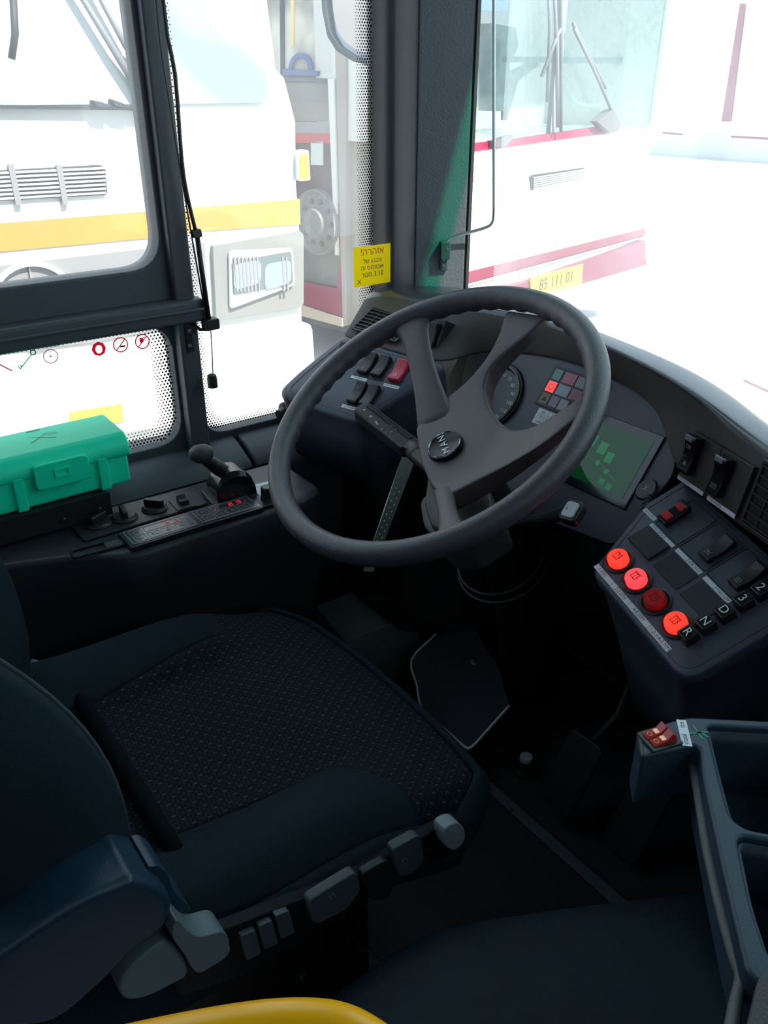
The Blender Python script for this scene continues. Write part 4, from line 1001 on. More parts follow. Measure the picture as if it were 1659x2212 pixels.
def facesel(sel):
    F_ = []
    for j in range(ny):
        for i in range(nx):
            y = Vt[j*(nx+1)+i][1]; x = Vt[j*(nx+1)+i][0]
            reg = 'L' if (i < nx*.25 and y < .40+.06*(i/(nx*.25))*0) else ('R' if (i >= nx*.75 and y < .43) else 'C')
            if reg == sel: F_.append([j*(nx+1)+i, j*(nx+1)+i+1, (j+1)*(nx+1)+i+1, (j+1)*(nx+1)+i])
    used_ = sorted({v for f in F_ for v in f}); mp = {v: k for k, v in enumerate(used_)}
    return [Vt[v] for v in used_], [[mp[v] for v in f] for f in F_]
for sel, nm, mm in (('C', 'cushion', FABK), ('L', 'side_bolster', FABP), ('R', 'side_bolster', FABP)):
    v_, f_ = facesel(sel); o = obj(nm, v_, f_, mm, seat, smooth=True, solid=.03)
# rounded skirt of the cushion
ring = [(Vt[i][0], Vt[i][1]) for i in range(nx+1)]
per = [Vt[j*(nx+1)] for j in range(ny, -1, -1)]+[Vt[i] for i in range(1, nx+1)]+[Vt[j*(nx+1)+nx] for j in range(1, ny+1)]+[Vt[ny*(nx+1)+i] for i in range(nx-1, 0, -1)]
cx_, cy_ = -.66, .26
def grow(P, d): 
    out = []
    n = len(P)
    for i in range(n):
        a = np.array(P[i-1][:2]); b = np.array(P[(i+1) % n][:2]); t = b-a; t /= max(1e-9, np.linalg.norm(t)); nn = np.array([t[1], -t[0]])
        if nn@(np.array(P[i][:2])-np.array([cx_, cy_])) < 0: nn = -nn
        out.append(np.array(P[i][:2])+nn*d)
    return out
rowsS = []
for d, dz in ((-.004, .001), (.003, -.002), (.009, -.009), (.012, -.020), (.011, -.045), (.004, -.065)):
    g_ = grow(per, d); rowsS.append([np.array([g_[i][0], g_[i][1], per[i][2]+dz]) for i in range(len(per))])
loft('cushion_skirt', rowsS, FABP, seat, closed=True, smooth=True, cap=False, solid=.006)
box('seat_pan', XL+.02, XR-.015, YB, .47, .33, .40, BLACK, seat, bevel=.02)
box('pedestal', -.84, -.48, .02, .42, .001, .34, BLACK, seat, bevel=.03)
box('mount_plate', -.88, -.44, -.02, .46, .001, .02, BLACK, seat, bevel=.005)
# backrest with two forward wings
def bfront(s, z):
    h = (z-.44)/.60
    y = .154-.014*(s+1)-1.7*max(0, z-.60+.02*(1-s)/2)**2-.2*max(0, .53-z)
    wing = max(0, (abs(s)-.48)/.52)
    y += -.055*(1-min(1, wing*1.6)) if True else 0
    y -= .10*max(0, (abs(s)-.88)/.12)**2
    return y
rowsB = []; ns = 40
zs_ = list(np.linspace(.45, 1.02, 26))
for z in zs_:
    w_ = (XR-XL)/2*(1-.10*max(0, (z-.80)/.22)**2-.02*(.6-z)**2); xm_ = (XL+XR)/2+.0
    rr_top = 1 if z < .97 else (1-((z-.97)/.05)**2*.5)
    row = []
    for i in range(ns+1):
        s = -1+2*i/ns; row.append(np.array([xm_+s*w_, bfront(s, z)-(.02 if z > 1.0 else 0), z-.06*max(0, (z-.90)/.12)*abs(s)**3]))
    for i in range(ns, -1, -1):
        s = -1+2*i/ns; row.append(np.array([xm_+s*w_*.97, bfront(0, z)-.085-.012*(1-s*s), z-.06*max(0, (z-.90)/.12)*abs(s)**3]))
    rowsB.append(row)
loft('backrest', rowsB, FABP, seat, closed=True, smooth=True)
sweep('wing_seam', [np.array([(XL+XR)/2+.80*(XR-XL)/2, bfront(.80, z)+.001, z]) for z in zs_[2:-4]], .0022, mat('seam_thread', (.03, .045, .06), .9), seat, n=8)
sweep('gap_bolster', [np.array([x, .185+.0*x, .455]) for x in np.linspace(-.885, -.50, 9)], [.008, .010, .011, .011, .009], mat('gap_strip', (.003, .004, .006), .9, spec=.1), seat, n=12)
# side trim with levers and buttons on the right flank
SX = Fr((-.385, 0, 0), (0, 1, 0), (0, 0, 1))
def sx(x, y, h=0): return SX.loc(x, y, h)
z2 = lambda x, y: (x*.6027, 1700+y*.6027)
trim = [sx(*z2(*p)) for p in ((560, 520), (800, 515), (1250, 335), (1640, 110), (1668, 140), (1640, 230), (1560, 275), (1500, 240), (1410, 330), (1380, 390), (1300, 380), (1180, 480), (1000, 600), (860, 680), (640, 760))]
prism('side_trim', SX, rpoly(trim, .012, 3), -.014, .0, mat('seat_trim', (.005, .007, .009), .6, spec=.15), seat, bevel=.004)
def sbtn(P, h0, h1, name, lab=None, m=GREYP, r=.005, bev=.003):
    o = prism(name, SX, rpoly([sx(*z2(*p)) for p in P], r, 3), h0, h1, m, seat, bevel=bev)
    if lab: o['label'] = lab
    return o
GB = mat('seat_button_grey', (.045, .058, .066), .5); GBL = mat('seat_lever_grey', (.09, .125, .14), .5, bump=.2); GBB = mat('seat_button_pale', (.22, .26, .29), .45)
for P in (((850, 520), (905, 497), (925, 580), (875, 607)), ((915, 485), (965, 462), (987, 545), (937, 567)), ((975, 447), (1025, 428), (1047, 505), (997, 530))): sbtn(P, -.004, .006, 'seat_button', 'small grey seat button', GB, .002, .001)
p1 = sbtn(((1085, 392), (1262, 283), (1280, 350), (1230, 420), (1125, 472), (1105, 465)), -.004, .008, 'adjust_paddle', 'wide grey height paddle', GB, .008)
p2 = sbtn(((1387, 208), (1490, 152), (1507, 245), (1470, 290), (1418, 310), (1400, 265)), -.004, .008, 'adjust_paddle', 'grey tilt paddle', GB, .008)
sbtn(((1280, 300), (1385, 240), (1405, 330), (1380, 395), (1320, 395)), -.004, .006, 'paddle_housing', None, BLACK, .01)
p3 = sbtn(((1557, 120), (1612, 95), (1640, 125), (1638, 170), (1600, 203), (1565, 185)), -.004, .014, 'adjust_knob', 'pale grey front adjust knob', GBB, .010)
for p, q_, h in ((p1, (1192, 392), .0081), (p2, (1450, 262), .0081), (p3, (1602, 155), .0141)):
    a, b = sx(*z2(*q_), h); icon(SX.sub(a, b, h, .3), 'sqr', 0, 0, .006, GBB, p)
SX2 = Fr((-.372, 0, 0), (0, 1, 0), (0, 0, 1))
def s2f(P, h0, h1, name, m, lab=None, r=.012, bev=.008):
    o = prism(name, SX2, rpoly([SX2.loc(*z2(*p)) for p in P], r, 4), h0, h1, m, seat, bevel=bev, segs=4)
    if lab: o['label'] = lab
    return o
s2f(((-200, 700), (0, 600), (150, 490), (300, 400), (440, 345), (475, 328), (560, 352), (622, 395), (618, 480), (560, 540), (480, 590), (380, 700), (200, 860), (-200, 900)), -.075, .0, 'armrest_cover', ARM, 'dark blue plastic recliner cover', .02, .022)
s2f(((560, 350), (600, 338), (640, 370), (655, 430), (725, 500), (690, 525), (640, 480), (610, 440)), -.06, -.02, 'hinge_cover', ARM, None, .01, .006)
s2f(((615, 445), (640, 470), (690, 520), (780, 493), (803, 510), (812, 565), (795, 590), (700, 648), (675, 630), (650, 580), (600, 515)), -.02, .008, 'recline_lever', GBL, 'grey L-shaped recline lever', .012, .008)
s2f(((582, 532), (625, 560), (662, 610), (676, 665), (520, 745), (440, 758), (416, 712), (440, 660), (500, 600)), -.03, .004, 'recline_hub', GBL, 'grey recliner hub cover', .02, .010)
lathe('bolt', Fr(onX(655, 2098, -.44), (0, 1, 0), (0, 0, 1)), [(.008, 0), (.008, .006), (.005, .008), (0, .008)], mat('dull_bolt', (.2, .22, .22), .4, metal=1), seat, 8)
# belt tongue end behind the seat at far side
bp_ = [onX(*p, -.90) for p in ((70, 1430), (95, 1440), (115, 1452), (133, 1470))]
sweep('buckle_stalk', bp_, [.006, .009, .008, .005], mat('buckle_blue', (.06, .12, .20), .4), seat, n=10, flat=.6)

# ================================================================== FLOOR AREA
# heater box at the far left with the green light leak painted into its casing colour, perforated strip
HBX = thing('heater_box', 'low dark metal box on the floor left of the pedals', 'box', (-1.1, .95, 0))
hq = [onZ(*p, .15) for p in ((655, 1287), (905, 1205), (905, 1325), (745, 1385))]
hp = [(max(q[0], -1.20), q[1]) for q in hq]
prism('casing', W0, hp, .0, .15, mat('heater_lit_metal', (.20, .29, .26), .45, bump=.3, bscale=300), HBX, bevel=.003)
pst = thing('perforated_strip', 'perforated metal strip standing upright behind the wheel', 'metal strip', (-1.0, .95, .15))
pa = [onX(835, 985, -.90), onX(864, 990, -.90), onX(826, 1178, -.90), onX(804, 1176, -.90)]
PSF = Fr(pa[3], pa[2]-pa[3], pa[0]-pa[3]); Lp = np.linalg.norm(pa[0]-pa[3]); 
w0_ = np.linalg.norm(pa[2]-pa[3]); w1_ = np.linalg.norm(pa[1]-pa[0])
m_ = bpy.data.materials.new('perforated_metal'); m_.use_nodes = True; nt = m_.node_tree; N = nt.nodes; L = nt.links; bb = N['Principled BSDF']; bb.inputs['Roughness'].default_value = .45; bb.inputs['Metallic'].default_value = .4
holes = []
plt_loops = [[(0, -.05), (w0_*.95, -.05), (w0_, 0), (w1_, Lp), (0, Lp), (0, 0)]]
for i in range(int((Lp+.03)/.0122)):
    y = -.04+i*.0122
    for x in (.25, .62): plt_loops.append(circ((w0_+(w1_-w0_)*max(0, y)/Lp)*x+.001, y+.006*(x > .5), .0019, 8))
bb.inputs['Base Color'].default_value = (.55, .62, .56, 1)
plate('strip', PSF, plt_loops, -.001, .001, m_, pst)
# footplate (pedal cover) with shiny edge
z3 = lambda x, y: (600+x*.4521, 1150+y*.4521)
PL = Fr((-.74, .82, .07), (.86, .45, .02), (-.35, .80, .45))
fpp = [PL.loc(*z3(*p)) for p in ((872, 362), (640, 605), (690, 845), (905, 1028), (940, 1010), (1107, 825), (1075, 700), (1052, 622), (1000, 560), (940, 450))]
fpr = rpoly(fpp, [.01, .015, .02, .012, .012, .004, .01, .01, .01, .01], 4)
fp = thing('pedal_plate', 'angled dark rubber pedal plate edged with a bright metal rim', 'pedal plate', PL.P)
prism('plate', PL, fpr, -.010, 0, mat('pedal_rubber', (.026, .032, .046), .6, bump=.4, bscale=500), fp, bevel=.002)
edge = [PL.loc(*z3(*p)) for p in ((872, 362), (760, 480), (640, 605), (665, 730), (690, 845), (800, 940), (890, 1020), (915, 1028), (945, 1005), (1030, 910), (1107, 825))]
sweep('metal_rim', [PL.pt(a, b, -.002) for a, b in edge], .0028, mat('rim_bright', (.85, .86, .88), .35, metal=.3), fp, n=8, res=4)
a, b = PL.loc(*z3(937, 620)); SCF = PL.sub(a, b)
scw = lathe('screw', SCF, [(.0075, 0), (.0078, .001), (.006, .0022), (0, .0024)], mat('screw_dull', (.25, .26, .26), .35, metal=1), fp, 20)
line_art('cross_slot', SCF.sub(0, 0, .0024), poly((-.003, -.002), (.003, .002))+poly((-.002, .003), (.002, -.003)), .0014, INK, scw)
prism('support', PL, lerp(fpr, tuple(np.mean(np.array(fpr), 0)), .35), -.09, -.012, BLACK, fp)
# metal joint strip on the floor
sA, sB = onZ(*z3(880, 1092), .0), onZ(*z3(1490, 1640), .0)
stp = thing('floor_joint_strip', 'long thin metal joint strip screwed across the cab floor', 'floor strip', (-.6, .82, .003))
JF = Fr((sA+sB)/2, sB-sA, (0, 1, 0)); hl = np.linalg.norm(sB-sA)/2
prism('strip', JF, [(-hl-.02, -.014), (hl+.15, -.014), (hl+.15, .014), (-hl-.02, .014)], .0005, .004, mat('strip_dull', (.09, .105, .12), .45, bump=.3), stp, bevel=.0012)
for p in ((895, 1120), (1118, 1335), (1390, 1610)):
    a, b = JF.loc(*z3(*p)); lathe('screw', JF.sub(a, b, .004), [(.004, 0), (.004, .0008), (0, .001)], mat('dark_screw', (.06, .06, .07), .4, metal=.6), stp, 14)
# raised front floor mat beyond the strip
struct(box('floor_front', -1.2, .24, .84, 1.27, -.01, .004, mat('floor_mat', (.018, .022, .028), .7, bump=.4, bscale=300)))
# foot switch
fs = onZ(1133, 1672, 0); FSF = Fr(fs, (1, 0, 0), (0, 1, 0))
ft = thing('foot_switch', 'small round foot switch with pale cap on the floor', 'foot switch', fs)
lathe('base', FSF, [(.020, .004), (.020, .012), (.013, .014), (.012, .035), (0, .035)], BLACK, ft, 24)
lathe('cap', FSF, [(.011, .035), (.0125, .038), (.0115, .045), (0, .047)], LGREY, ft, 24)
# main pedals deep under the dash
for i, (x, y, z) in enumerate(((-.56, .90, .10), (-.44, .93, .08))):
    pd = thing('pedal', ['black brake pedal under the button console', 'black accelerator pedal nearest the cab door'][i], 'pedal', (x, y, z), 'floor pedals')
    pf = Fr((x, y, z), (1, 0, 0), (0, .5, .85)); prism('pad', pf, rrect(-.035, .035, -.07, .07, .012), 0, .012, BLACK, pd, bevel=.003)
    multi('grip_ribs', [(pf, -.028, .028, b-.002, b+.002, .012, .014) for b in np.linspace(-.055, .055, 8)], BLACK, pd)
    sweep('arm', [pf.pt(0, .05, -.002), pf.pt(0, .12, -.05), pf.pt(0, .22, -.03)], .008, BLACK, pd, n=8)

# ================================================================== CAB DOOR, TRAY, RAIL
zt_ = .66; TRF = XY(zt_)
z7 = lambda x, y: (1340+x*.1923, 1520+y*.1923); z4 = lambda x, y: (1000+x*.3972, 1500+y*.3973)
outer = [TRF.loc(*p) for p in (z7(185, 305), z7(620, 178), z7(760, 145), (1659, 1556), (1760, 1560), (1900, 2212), (1900, 2300), z4(1600, 1560), z4(1540, 1500), z4(1400, 900), z4(1300, 420), z7(905, 520), z7(840, 462), z7(235, 595))]
tr_o = rpoly(outer, [.004, .01, .02, .01, .01, .01, .01, .01, .02, .05, .03, .006, .006, .004], 4)
h1_ = rpoly([TRF.loc(*p) for p in (z7(975, 240), (1745, 1578), (1755, 1815), z7(1400, 1400), z7(1235, 1270), z7(1100, 780))], [.006, .01, .01, .03, .012, .02], 4)
h2_ = rpoly([TRF.loc(*p) for p in (z4(1485, 758), (1757, 1835), (1800, 2120), z4(1659, 1435), z4(1560, 1130))], .010, 4)
tray = thing('cash_tray', 'dark blue-grey moulded tray with deep pockets on the cab door', 'tray', (-.05, .5, zt_))
TRM = mat('tray_plastic', (.018, .040, .068), .5, bump=.3, bscale=700)
plate('rim', TRF, [tr_o, h1_, h2_], -.014, 0, TRM, tray, bevel=.003)
for hh_, nm, dep in ((h1_, 'pocket', .07), (h2_, 'pocket', .06)):
    c = tuple(np.mean(np.array(hh_), 0)); rows_ = [[TRF.pt(a, b, h) for a, b in lerp(hh_, c, t)] for t, h in ((-.01, -.006), (.02, -.02), (.10, -dep), (.16, -dep-.006), (.96, -dep-.007))]
    loft(nm, rows_, TRM, tray, cap=False, smooth=True, solid=.003)
# skirt of the tray along its left flank
def skirt(P, h0, h1, name, m, par): 
    rows_ = [[TRF.pt(a, b, h0) for a, b in P], [TRF.pt(a, b, h1) for a, b in P]]
    return loft(name, rows_, m, par, closed=True, cap=False, smooth=False, solid=.004)
skirt(lerp(tr_o, tuple(np.mean(np.array(outer), 0)), .006), -.008, -.055, 'skirt', TRM, tray)
# rubber edge strip running down beside it
est = [z4(1250, 360), z4(1285, 560), z4(1335, 860), z4(1400, 1150), z4(1480, 1440), z4(1515, 1540), z4(1480, 1700), z4(1445, 1900), z4(1400, 2150)]
sweep('rubber_edge', [onZ(*p, .640) for p in est], .0045, mat('rubber_edge', (.11, .12, .12), .6, bump=.4), tray, n=8, res=3)
# double red switch block
sa_, sb_ = TRF.loc(*z7(440, 400)); 
e_ = np.array(TRF.loc(*z7(600, 430)))-np.array(TRF.loc(*z7(270, 530))); rt_ = math.atan2(e_[1], e_[0])
RG = TRF.sub(sa_, sb_, 0, rt_)
prism('switch_frame', RG, rrect(-.0155, .0155, -.0125, .0125, .001), 0, .002, BLACK, tray, bevel=.0006)
RSM = mat('red_translucent', (.42, .012, .012), .18, emit=.03)
for dy in (-.0046, .0048):
    V = []; prof = [(-.0115, .001), (-.0115, .0035), (.001, .0055), (.0065, .0115), (.0115, .0065), (.0115, .001)]
    for s in (-.0042, .0042): V += [RG.pt(x, dy+s, z) for x, z in prof]
    n = len(prof); o = obj('red_rocker', V, [list(range(n))[::-1], list(range(n, 2*n))]+[[i, (i+1) % n, n+(i+1) % n, n+i] for i in range(n)], RSM, tray, bevel=.0006)
    plate('mark', Fr(RG.pt(-.0075, dy, .0043), RG.u, RG.v+RG.n*0), [circ(0, 0, .0024, 16), circ(0, 0, .0019, 16)], 0, .0003, mat('pink_mark', (.8, .35, .35), .5), o)
    boxf('filament', RG, -.003, .001, dy-.0026, dy+.0026, .0051, .0061, mat('filament_glow', (1, .55, .3), .3, emit=.22), o)
q = [TRF.loc(*z7(*p)) for p in ((628, 182), (718, 160), (788, 450), (700, 465))]
LGd = np.array(q[2])-np.array(q[1]); G = TRF.sub(*q[0], 0, math.atan2(LGd[1], LGd[0])); ll = np.linalg.norm(LGd); wd_ = np.linalg.norm(np.array(q[1])-np.array(q[0]))
lb_ = boxf('label_strip', G, 0, ll, 0, wd_, .0, .0006, LABEL, tray); Gf = G.sub(ll/2, wd_/2, .0006, 0)
text('lettering', Gf.sub(-ll*.30, 0, 0), 'גהנ', wd_*.62, INK, lb_, h=.0001, depth=.0001); text('lettering', Gf.sub(ll*.24, 0, 0), 'ןופסכ', wd_*.62, INK, lb_, h=.0001, depth=.0001)
a, b = TRF.loc(*z7(880, 325)); Gx = TRF.sub(a, b, .0, .3)
line_art('painted_mark', Gx, poly((-.006, -.006), (.006, .005))+poly((-.006, .005), (.005, -.006))+poly((0, .001), (.008, -.001)), .0020, GREEND, tray, h=.0004)
# cab door body below: curved top panel
CDM = mat('cab_door_panel', (.005, .014, .023), .6, spec=.2, bump=.6, bscale=350)
dr = thing('cab_door', 'low dark blue-grey cab door panel at the bottom of the view', 'door', (-.1, .4, .1))
dl = [onZ(*p, .38)[:2] for p in ((640, 2230), (700, 2165), (780, 2105), (860, 2050), (950, 2004), (1050, 1982), (1180, 1963), (1290, 1948), (1430, 1932), (1560, 1918))]
rows_ = []
for k2, (dx, dy, z) in enumerate(((0, 0, .02), (0, 0, .34), (.002, -.001, .365), (.010, -.006, .378), (.03, -.02, .384), (.10, -.07, .392), (.22, -.15, .40), (.34, -.22, .40))):
    rows_.append([np.array([x+dx, y+dy, z]) for x, y in dl])
loft('door_panel', rows_, CDM, dr, closed=False, smooth=True, solid=.008)
# light grey corner piece at the lower right
gp_ = [TRF.loc(*p) for p in (z4(1592, 1575), (1860, 2085), (1900, 2480), z4(1480, 2050))]
cor = tag(prism('ticket_machine_base', TRF, rpoly(gp_, .008, 3), .001, .012, mat('corner_grey', (.055, .05, .055), .6, bump=.5), None, bevel=.003), 'grey textured ticket machine base at the bottom right corner', 'ticket machine')
# yellow grab rail
yz = .86
ypx = [(-350, 2500), (0, 2370), (250, 2305), (420, 2268), (560, 2245), (660, 2240), (730, 2250), (790, 2282), (860, 2340), (950, 2430), (1080, 2570)]
tag(sweep('grab_rail', [onZ(*p, yz) for p in ypx], .0125, YEL, None, n=24, res=6), 'glossy yellow grab rail curving along the bottom edge', 'grab rail')

# ================================================================== CORDS, RODS, STICKER
XC = -1.150
bc = thing('blind_pull_rod', 'black blind rod and pull cord hanging in front of the quarter window', 'blind cord', onX(455, 700, XC))
cx = lambda p, X=XC: onX(*p, X)
sweep('rod', [cx((320, -600)), cx((352, 0)), cx((378, 160)), cx((392, 340)), cx((404, 420)), cx((424, 505))], .0032, BLACK, bc, n=8, res=3)
sweep('thin_cord', [cx((305, -600)), cx((337, 0)), cx((362, 200)), cx((402, 440)), cx((428, 590)), cx((447, 695))], .0013, BLACK, bc, n=6, res=3)
sweep('lower_rod', [cx((426, 510)), cx((436, 585)), cx((452, 695))], .0042, BLACK, bc, n=8)
CFc = Fr(cx((424, 504)), (0, 1, .12), (0, -.12, 1)); prism('clip', CFc, rrect(-.007, .007, -.006, .006, .002), -.006, .006, BLACK, bc, bevel=.001)
CFb = Fr(cx((455, 699)), (0, 1, 0), (0, 0, 1)); prism('bracket', CFb, rrect(-.012, .012, -.009, .009, .003), -.012, .010, BLACK, bc, bevel=.002)
sweep('bracket_arm', [onX(410, 692, -1.172), onX(432, 712, -1.16), cx((452, 712))], .003, BLACK, bc, n=8)
sweep('pull_cord', [cx((455, 708)), cx((458, 760)), cx((460, 808))], .0009, mat('cord_brown', (.10, .07, .06), .8), bc, n=6)
PW = Fr(cx((460, 836)), (1, 0, 0), (0, 1, 0)); lathe('pull_weight', PW, [(.0085, 0), (.0085, .014), (.0075, .021), (.004, .023), (0, .024)], BLACK, bc, 18)
# plastic plate on the post with screws
pg = tag(boxf('post_cover_plate', Fr((-1.1715, 0, 0), (0, 1, 0), (0, 0, 1)), *(lambda q, r: (q[0], r[0], r[1], q[1]))(LW.loc(398, 700, .028), LW.loc(418, 758, .028)), -.001, .004, BLACK, None, bevel=.001), 'small black cover plate screwed to the window post', 'cover plate')
for p in ((409, 716), (410, 748)): lathe('screw', Fr(onX(*p, -1.1675), (0, 1, 0), (0, 0, 1)), [(.004, 0), (.004, .001), (0, .0015)], mat('screw_dull', (0, 0, 0)), pg, 12)
# blind guide rod at the windscreen with its bracket on the pillar
pf0 = np.array([-1.178, 1.022]); pf1 = np.array([-1.125, 1.103]); pd_ = pf1-pf0
PF = Fr((pf0[0], pf0[1], 0), (pd_[0], pd_[1], 0), (0, 0, 1))
bg_ = thing('blind_guide_rod', 'bent thin metal guide rod clamped to the grey pillar', 'guide rod', PF.at(962, 520))
ra_, rb_ = PF.loc(962, 522, .008)
yv = 1.13
rod = [Fr((0, yv, 0), (1, 0, 0), (0, 0, 1)).at(1067, y) for y in (-600, -80, 0, 200, 420, 455)]
knee = Fr((0, yv, 0), (1, 0, 0), (0, 0, 1)).at(1063, 482)
p_in = PF.pt(ra_, rb_, .012)
sweep('rod', rod+[knee, knee*.8+p_in*.2+np.array([0, 0, -.003]), knee*.2+p_in*.8+np.array([0, 0, .003]), p_in+np.array([.003, 0, .0]), p_in+np.array([0, 0, -.012])], .0030, STEEL, bg_, n=10, res=4)
BFk = PF.sub(*PF.loc(961, 540, .008)); prism('clamp', BFk, [(-.009, -.016), (.009, -.016), (.009, .016), (-.009, .016)], 0, .020, mat('clamp_grey', (.07, .075, .08), .5), bg_, bevel=.0015)
prism('foot', PF.sub(*PF.loc(957, 568, .002)), [(-.006, -.014), (.008, -.014), (.008, .014), (-.006, .014)], 0, .006, mat('clamp_grey', (0, 0, 0)), bg_, bevel=.001)
for p in ((966, 538), (958, 560), (957, 573)): lathe('screw', PF.sub(*PF.loc(*p, .02 if p[1] < 545 else .006), .02 if p[1] < 545 else .006), [(.003, 0), (.003, .001), (0, .0015)], STEEL, bg_, 10)
# unseen green blind film, added above the view to tint the sun on the pillar
gb = bpy.data.materials.new('green_tint_film'); gb.use_nodes = True; N = gb.node_tree.nodes; N.clear(); o_ = N.new('ShaderNodeOutputMaterial'); t__ = N.new('ShaderNodeBsdfTransparent'); t__.inputs[0].default_value = (.10, 1, .72, 1)
gd_ = N.new('ShaderNodeBsdfDiffuse'); gd_.inputs[0].default_value = (.02, .3, .18, 1); mxs = N.new('ShaderNodeMixShader'); mxs.inputs[0].default_value = .05
gb.node_tree.links.new(t__.outputs[0], mxs.inputs[1]); gb.node_tree.links.new(gd_.outputs[0], mxs.inputs[2]); gb.node_tree.links.new(mxs.outputs[0], o_.inputs[0])
blind = thing('added_tint_blind', 'unseen green blind film added to tint the sun', 'roller blind', (-.5, 1.15, 1.6))
box('sheet', -1.12, .9, 1.235, 1.2355, 1.69, 1.985, gb, blind)
sweep('roller', [(-1.12, 1.212, 2.005), (.9, 1.212, 2.005)], .02, BLACK, blind, n=14)
# height warning sticker
ST = Fr((-1.1635, 0, 0), (0, 1, 0), (0, 0, 1)); q = [ST.loc(*p) for p in ((764, 533), (844, 527), (842, 611), (764, 620))]
a0, a1, b0, b1 = (q[0][0]+q[3][0])/2, (q[1][0]+q[2][0])/2, (q[2][1]+q[3][1])/2, (q[0][1]+q[1][1])/2
SYM = bpy.data.materials.new('sticker_yellow'); SYM.use_nodes = True; nt = SYM.node_tree; N = nt.nodes; L = nt.links; N.clear()
o_ = N.new('ShaderNodeOutputMaterial'); d1 = N.new('ShaderNodeBsdfDiffuse'); d1.inputs[0].default_value = (.98, .80, .02, 1); d2 = N.new('ShaderNodeBsdfTranslucent'); d2.inputs[0].default_value = (1, .85, .02, 1)
mm = N.new('ShaderNodeMixShader'); mm.inputs[0].default_value = .5; L.new(d1.outputs[0], mm.inputs[1]); L.new(d2.outputs[0], mm.inputs[2]); L.new(mm.outputs[0], o_.inputs[0])
wst = thing('height_warning_sticker', 'yellow height warning sticker 3.10 on the quarter window', 'sticker', ST.pt(a0, b0))
boxf('sheet', ST, a0, a1, b0, b1, 0, .0003, SYM, wst)
am = (a0+a1)/2; Hs = b1-b0; Ws = a1-a0; RT_ = mat('sticker_red', (.55, .05, .02), .6); BR_ = mat('sticker_brown', (.10, .02, .01), .6)
for s, y, sz, mm in (('!הרהזא', .85, .25, RT_), ('לש והבוג', .62, .165, BR_), ('הז סובוטוא', .455, .165, BR_), ('רטמ 3.10', .28, .185, BR_)):
    text('lettering', ST.sub(am, b0+Hs*y, .0004), s, Hs*sz, mm, wst, h=.0002, depth=.0001, bold=.0005)
text('lettering', ST.sub(a0+Ws*.14, b0+Hs*.12, .0004), 'X', Hs*.17, BR_, wst, h=.0002, depth=.0001, bold=.0008)

# ================================================================== OUTSIDE: parked buses
BW = mat('bus_white_paint', (.66, .65, .63), .4, coat=.3)
BSH = mat('bus_grey_panel', (.25, .235, .24), .5)
BUR = mat('bus_burgundy', (.26, .018, .06), .4)
ORG = mat('bus_orange_stripe', (.60, .25, .035), .4)
DKG = mat('bus_dark_gap', (.03, .03, .035), .6)
TYRE = mat('tyre', (.02, .02, .02), .85)
def bus_glass(name, c): return mat(name, c, .12, coat=.6)
def pane_mat(name, a, b, sc_=2.5):
    m = mat(name, a, .12); nt = m.node_tree; N = nt.nodes; L = nt.links; B = N['Principled BSDF']
    tc = N.new('ShaderNodeTexCoord'); nz = N.new('ShaderNodeTexNoise'); nz.inputs['Scale'].default_value = sc_; L.new(tc.outputs['Object'], nz.inputs[0])
    r = N.new('ShaderNodeValToRGB'); r.color_ramp.elements[0].position = .4; r.color_ramp.elements[0].color = (*a, 1); r.color_ramp.elements[1].position = .6; r.color_ramp.elements[1].color = (*b, 1)
    L.new(nz.outputs['Fac'], r.inputs[0]); L.new(r.outputs[0], B.inputs['Base Color']); return m
# --- white bus with orange stripe, nose towards our window
WB = Fr((-3.35, .8, GZ), (.1, 1.17, 0), (0, 0, 1)); wl_ = lambda x, y, h=0: WB.loc(x, y, h)
wb = thing('bus', 'white bus with orange stripe and round star emblem outside the driver window', 'bus', WB.pt(0, 0), 'parked buses outside')
sil = [wl_(*p) for p in ((650, 830), (655, 700), (650, 500), (643, 400), (641, 262), (617, 165), (600, 155), (580, 0), (560, -160))]
body = [(sil[0][0], .28)]+sil+[(sil[-1][0]-.15, 2.75), (-1.6, 2.75), (-1.7, .28)]
prism('body', WB, body, -3.4, 0, BW, wb, bevel=.05)
tw_ = [wl_(*p) for p in ((-60, 228), (575, 222), (548, -160), (-60, -160))]
prism('windscreen', WB, rpoly(tw_, .05, 4), 0, .012, pane_mat('windscreen_reflections', (.24, .30, .31), (.50, .50, .50), 1.6), wb)  # noise tones paint pastel reflections into the glass colour
prism('windscreen_seal', WB, [wl_(*p) for p in ((-60, 226), (302, 229), (302, 238), (-60, 234))], .008, .03, DKG, wb)
st_ = [wl_(*p) for p in ((-80, 490), (0, 482), (340, 455), (420, 448), (646, 430), (648, 484), (420, 500), (340, 512), (0, 543), (-80, 552))]
prism('orange_stripe', WB, st_, -.05, .006, ORG, wb)
lp = [wl_(*p) for p in ((-80, 578), (0, 571), (345, 531), (440, 522), (452, 690), (200, 740), (-80, 770))]
prism('lower_panel', WB, lp, 0, .012, BSH, wb, bevel=.004)
ga, gb0 = wl_(-80, 436); ga1, gb1 = wl_(229, 357); _, gb2 = wl_(0, 436)
gp2 = [wl_(*p) for p in ((-80, 372), (215, 356), (228, 362), (231, 418), (224, 421), (-80, 438))]
gr = prism('grille', WB, rpoly(gp2, .01, 3), -.01, .004, mat('grille_void', (.04, .04, .04), .7), wb)
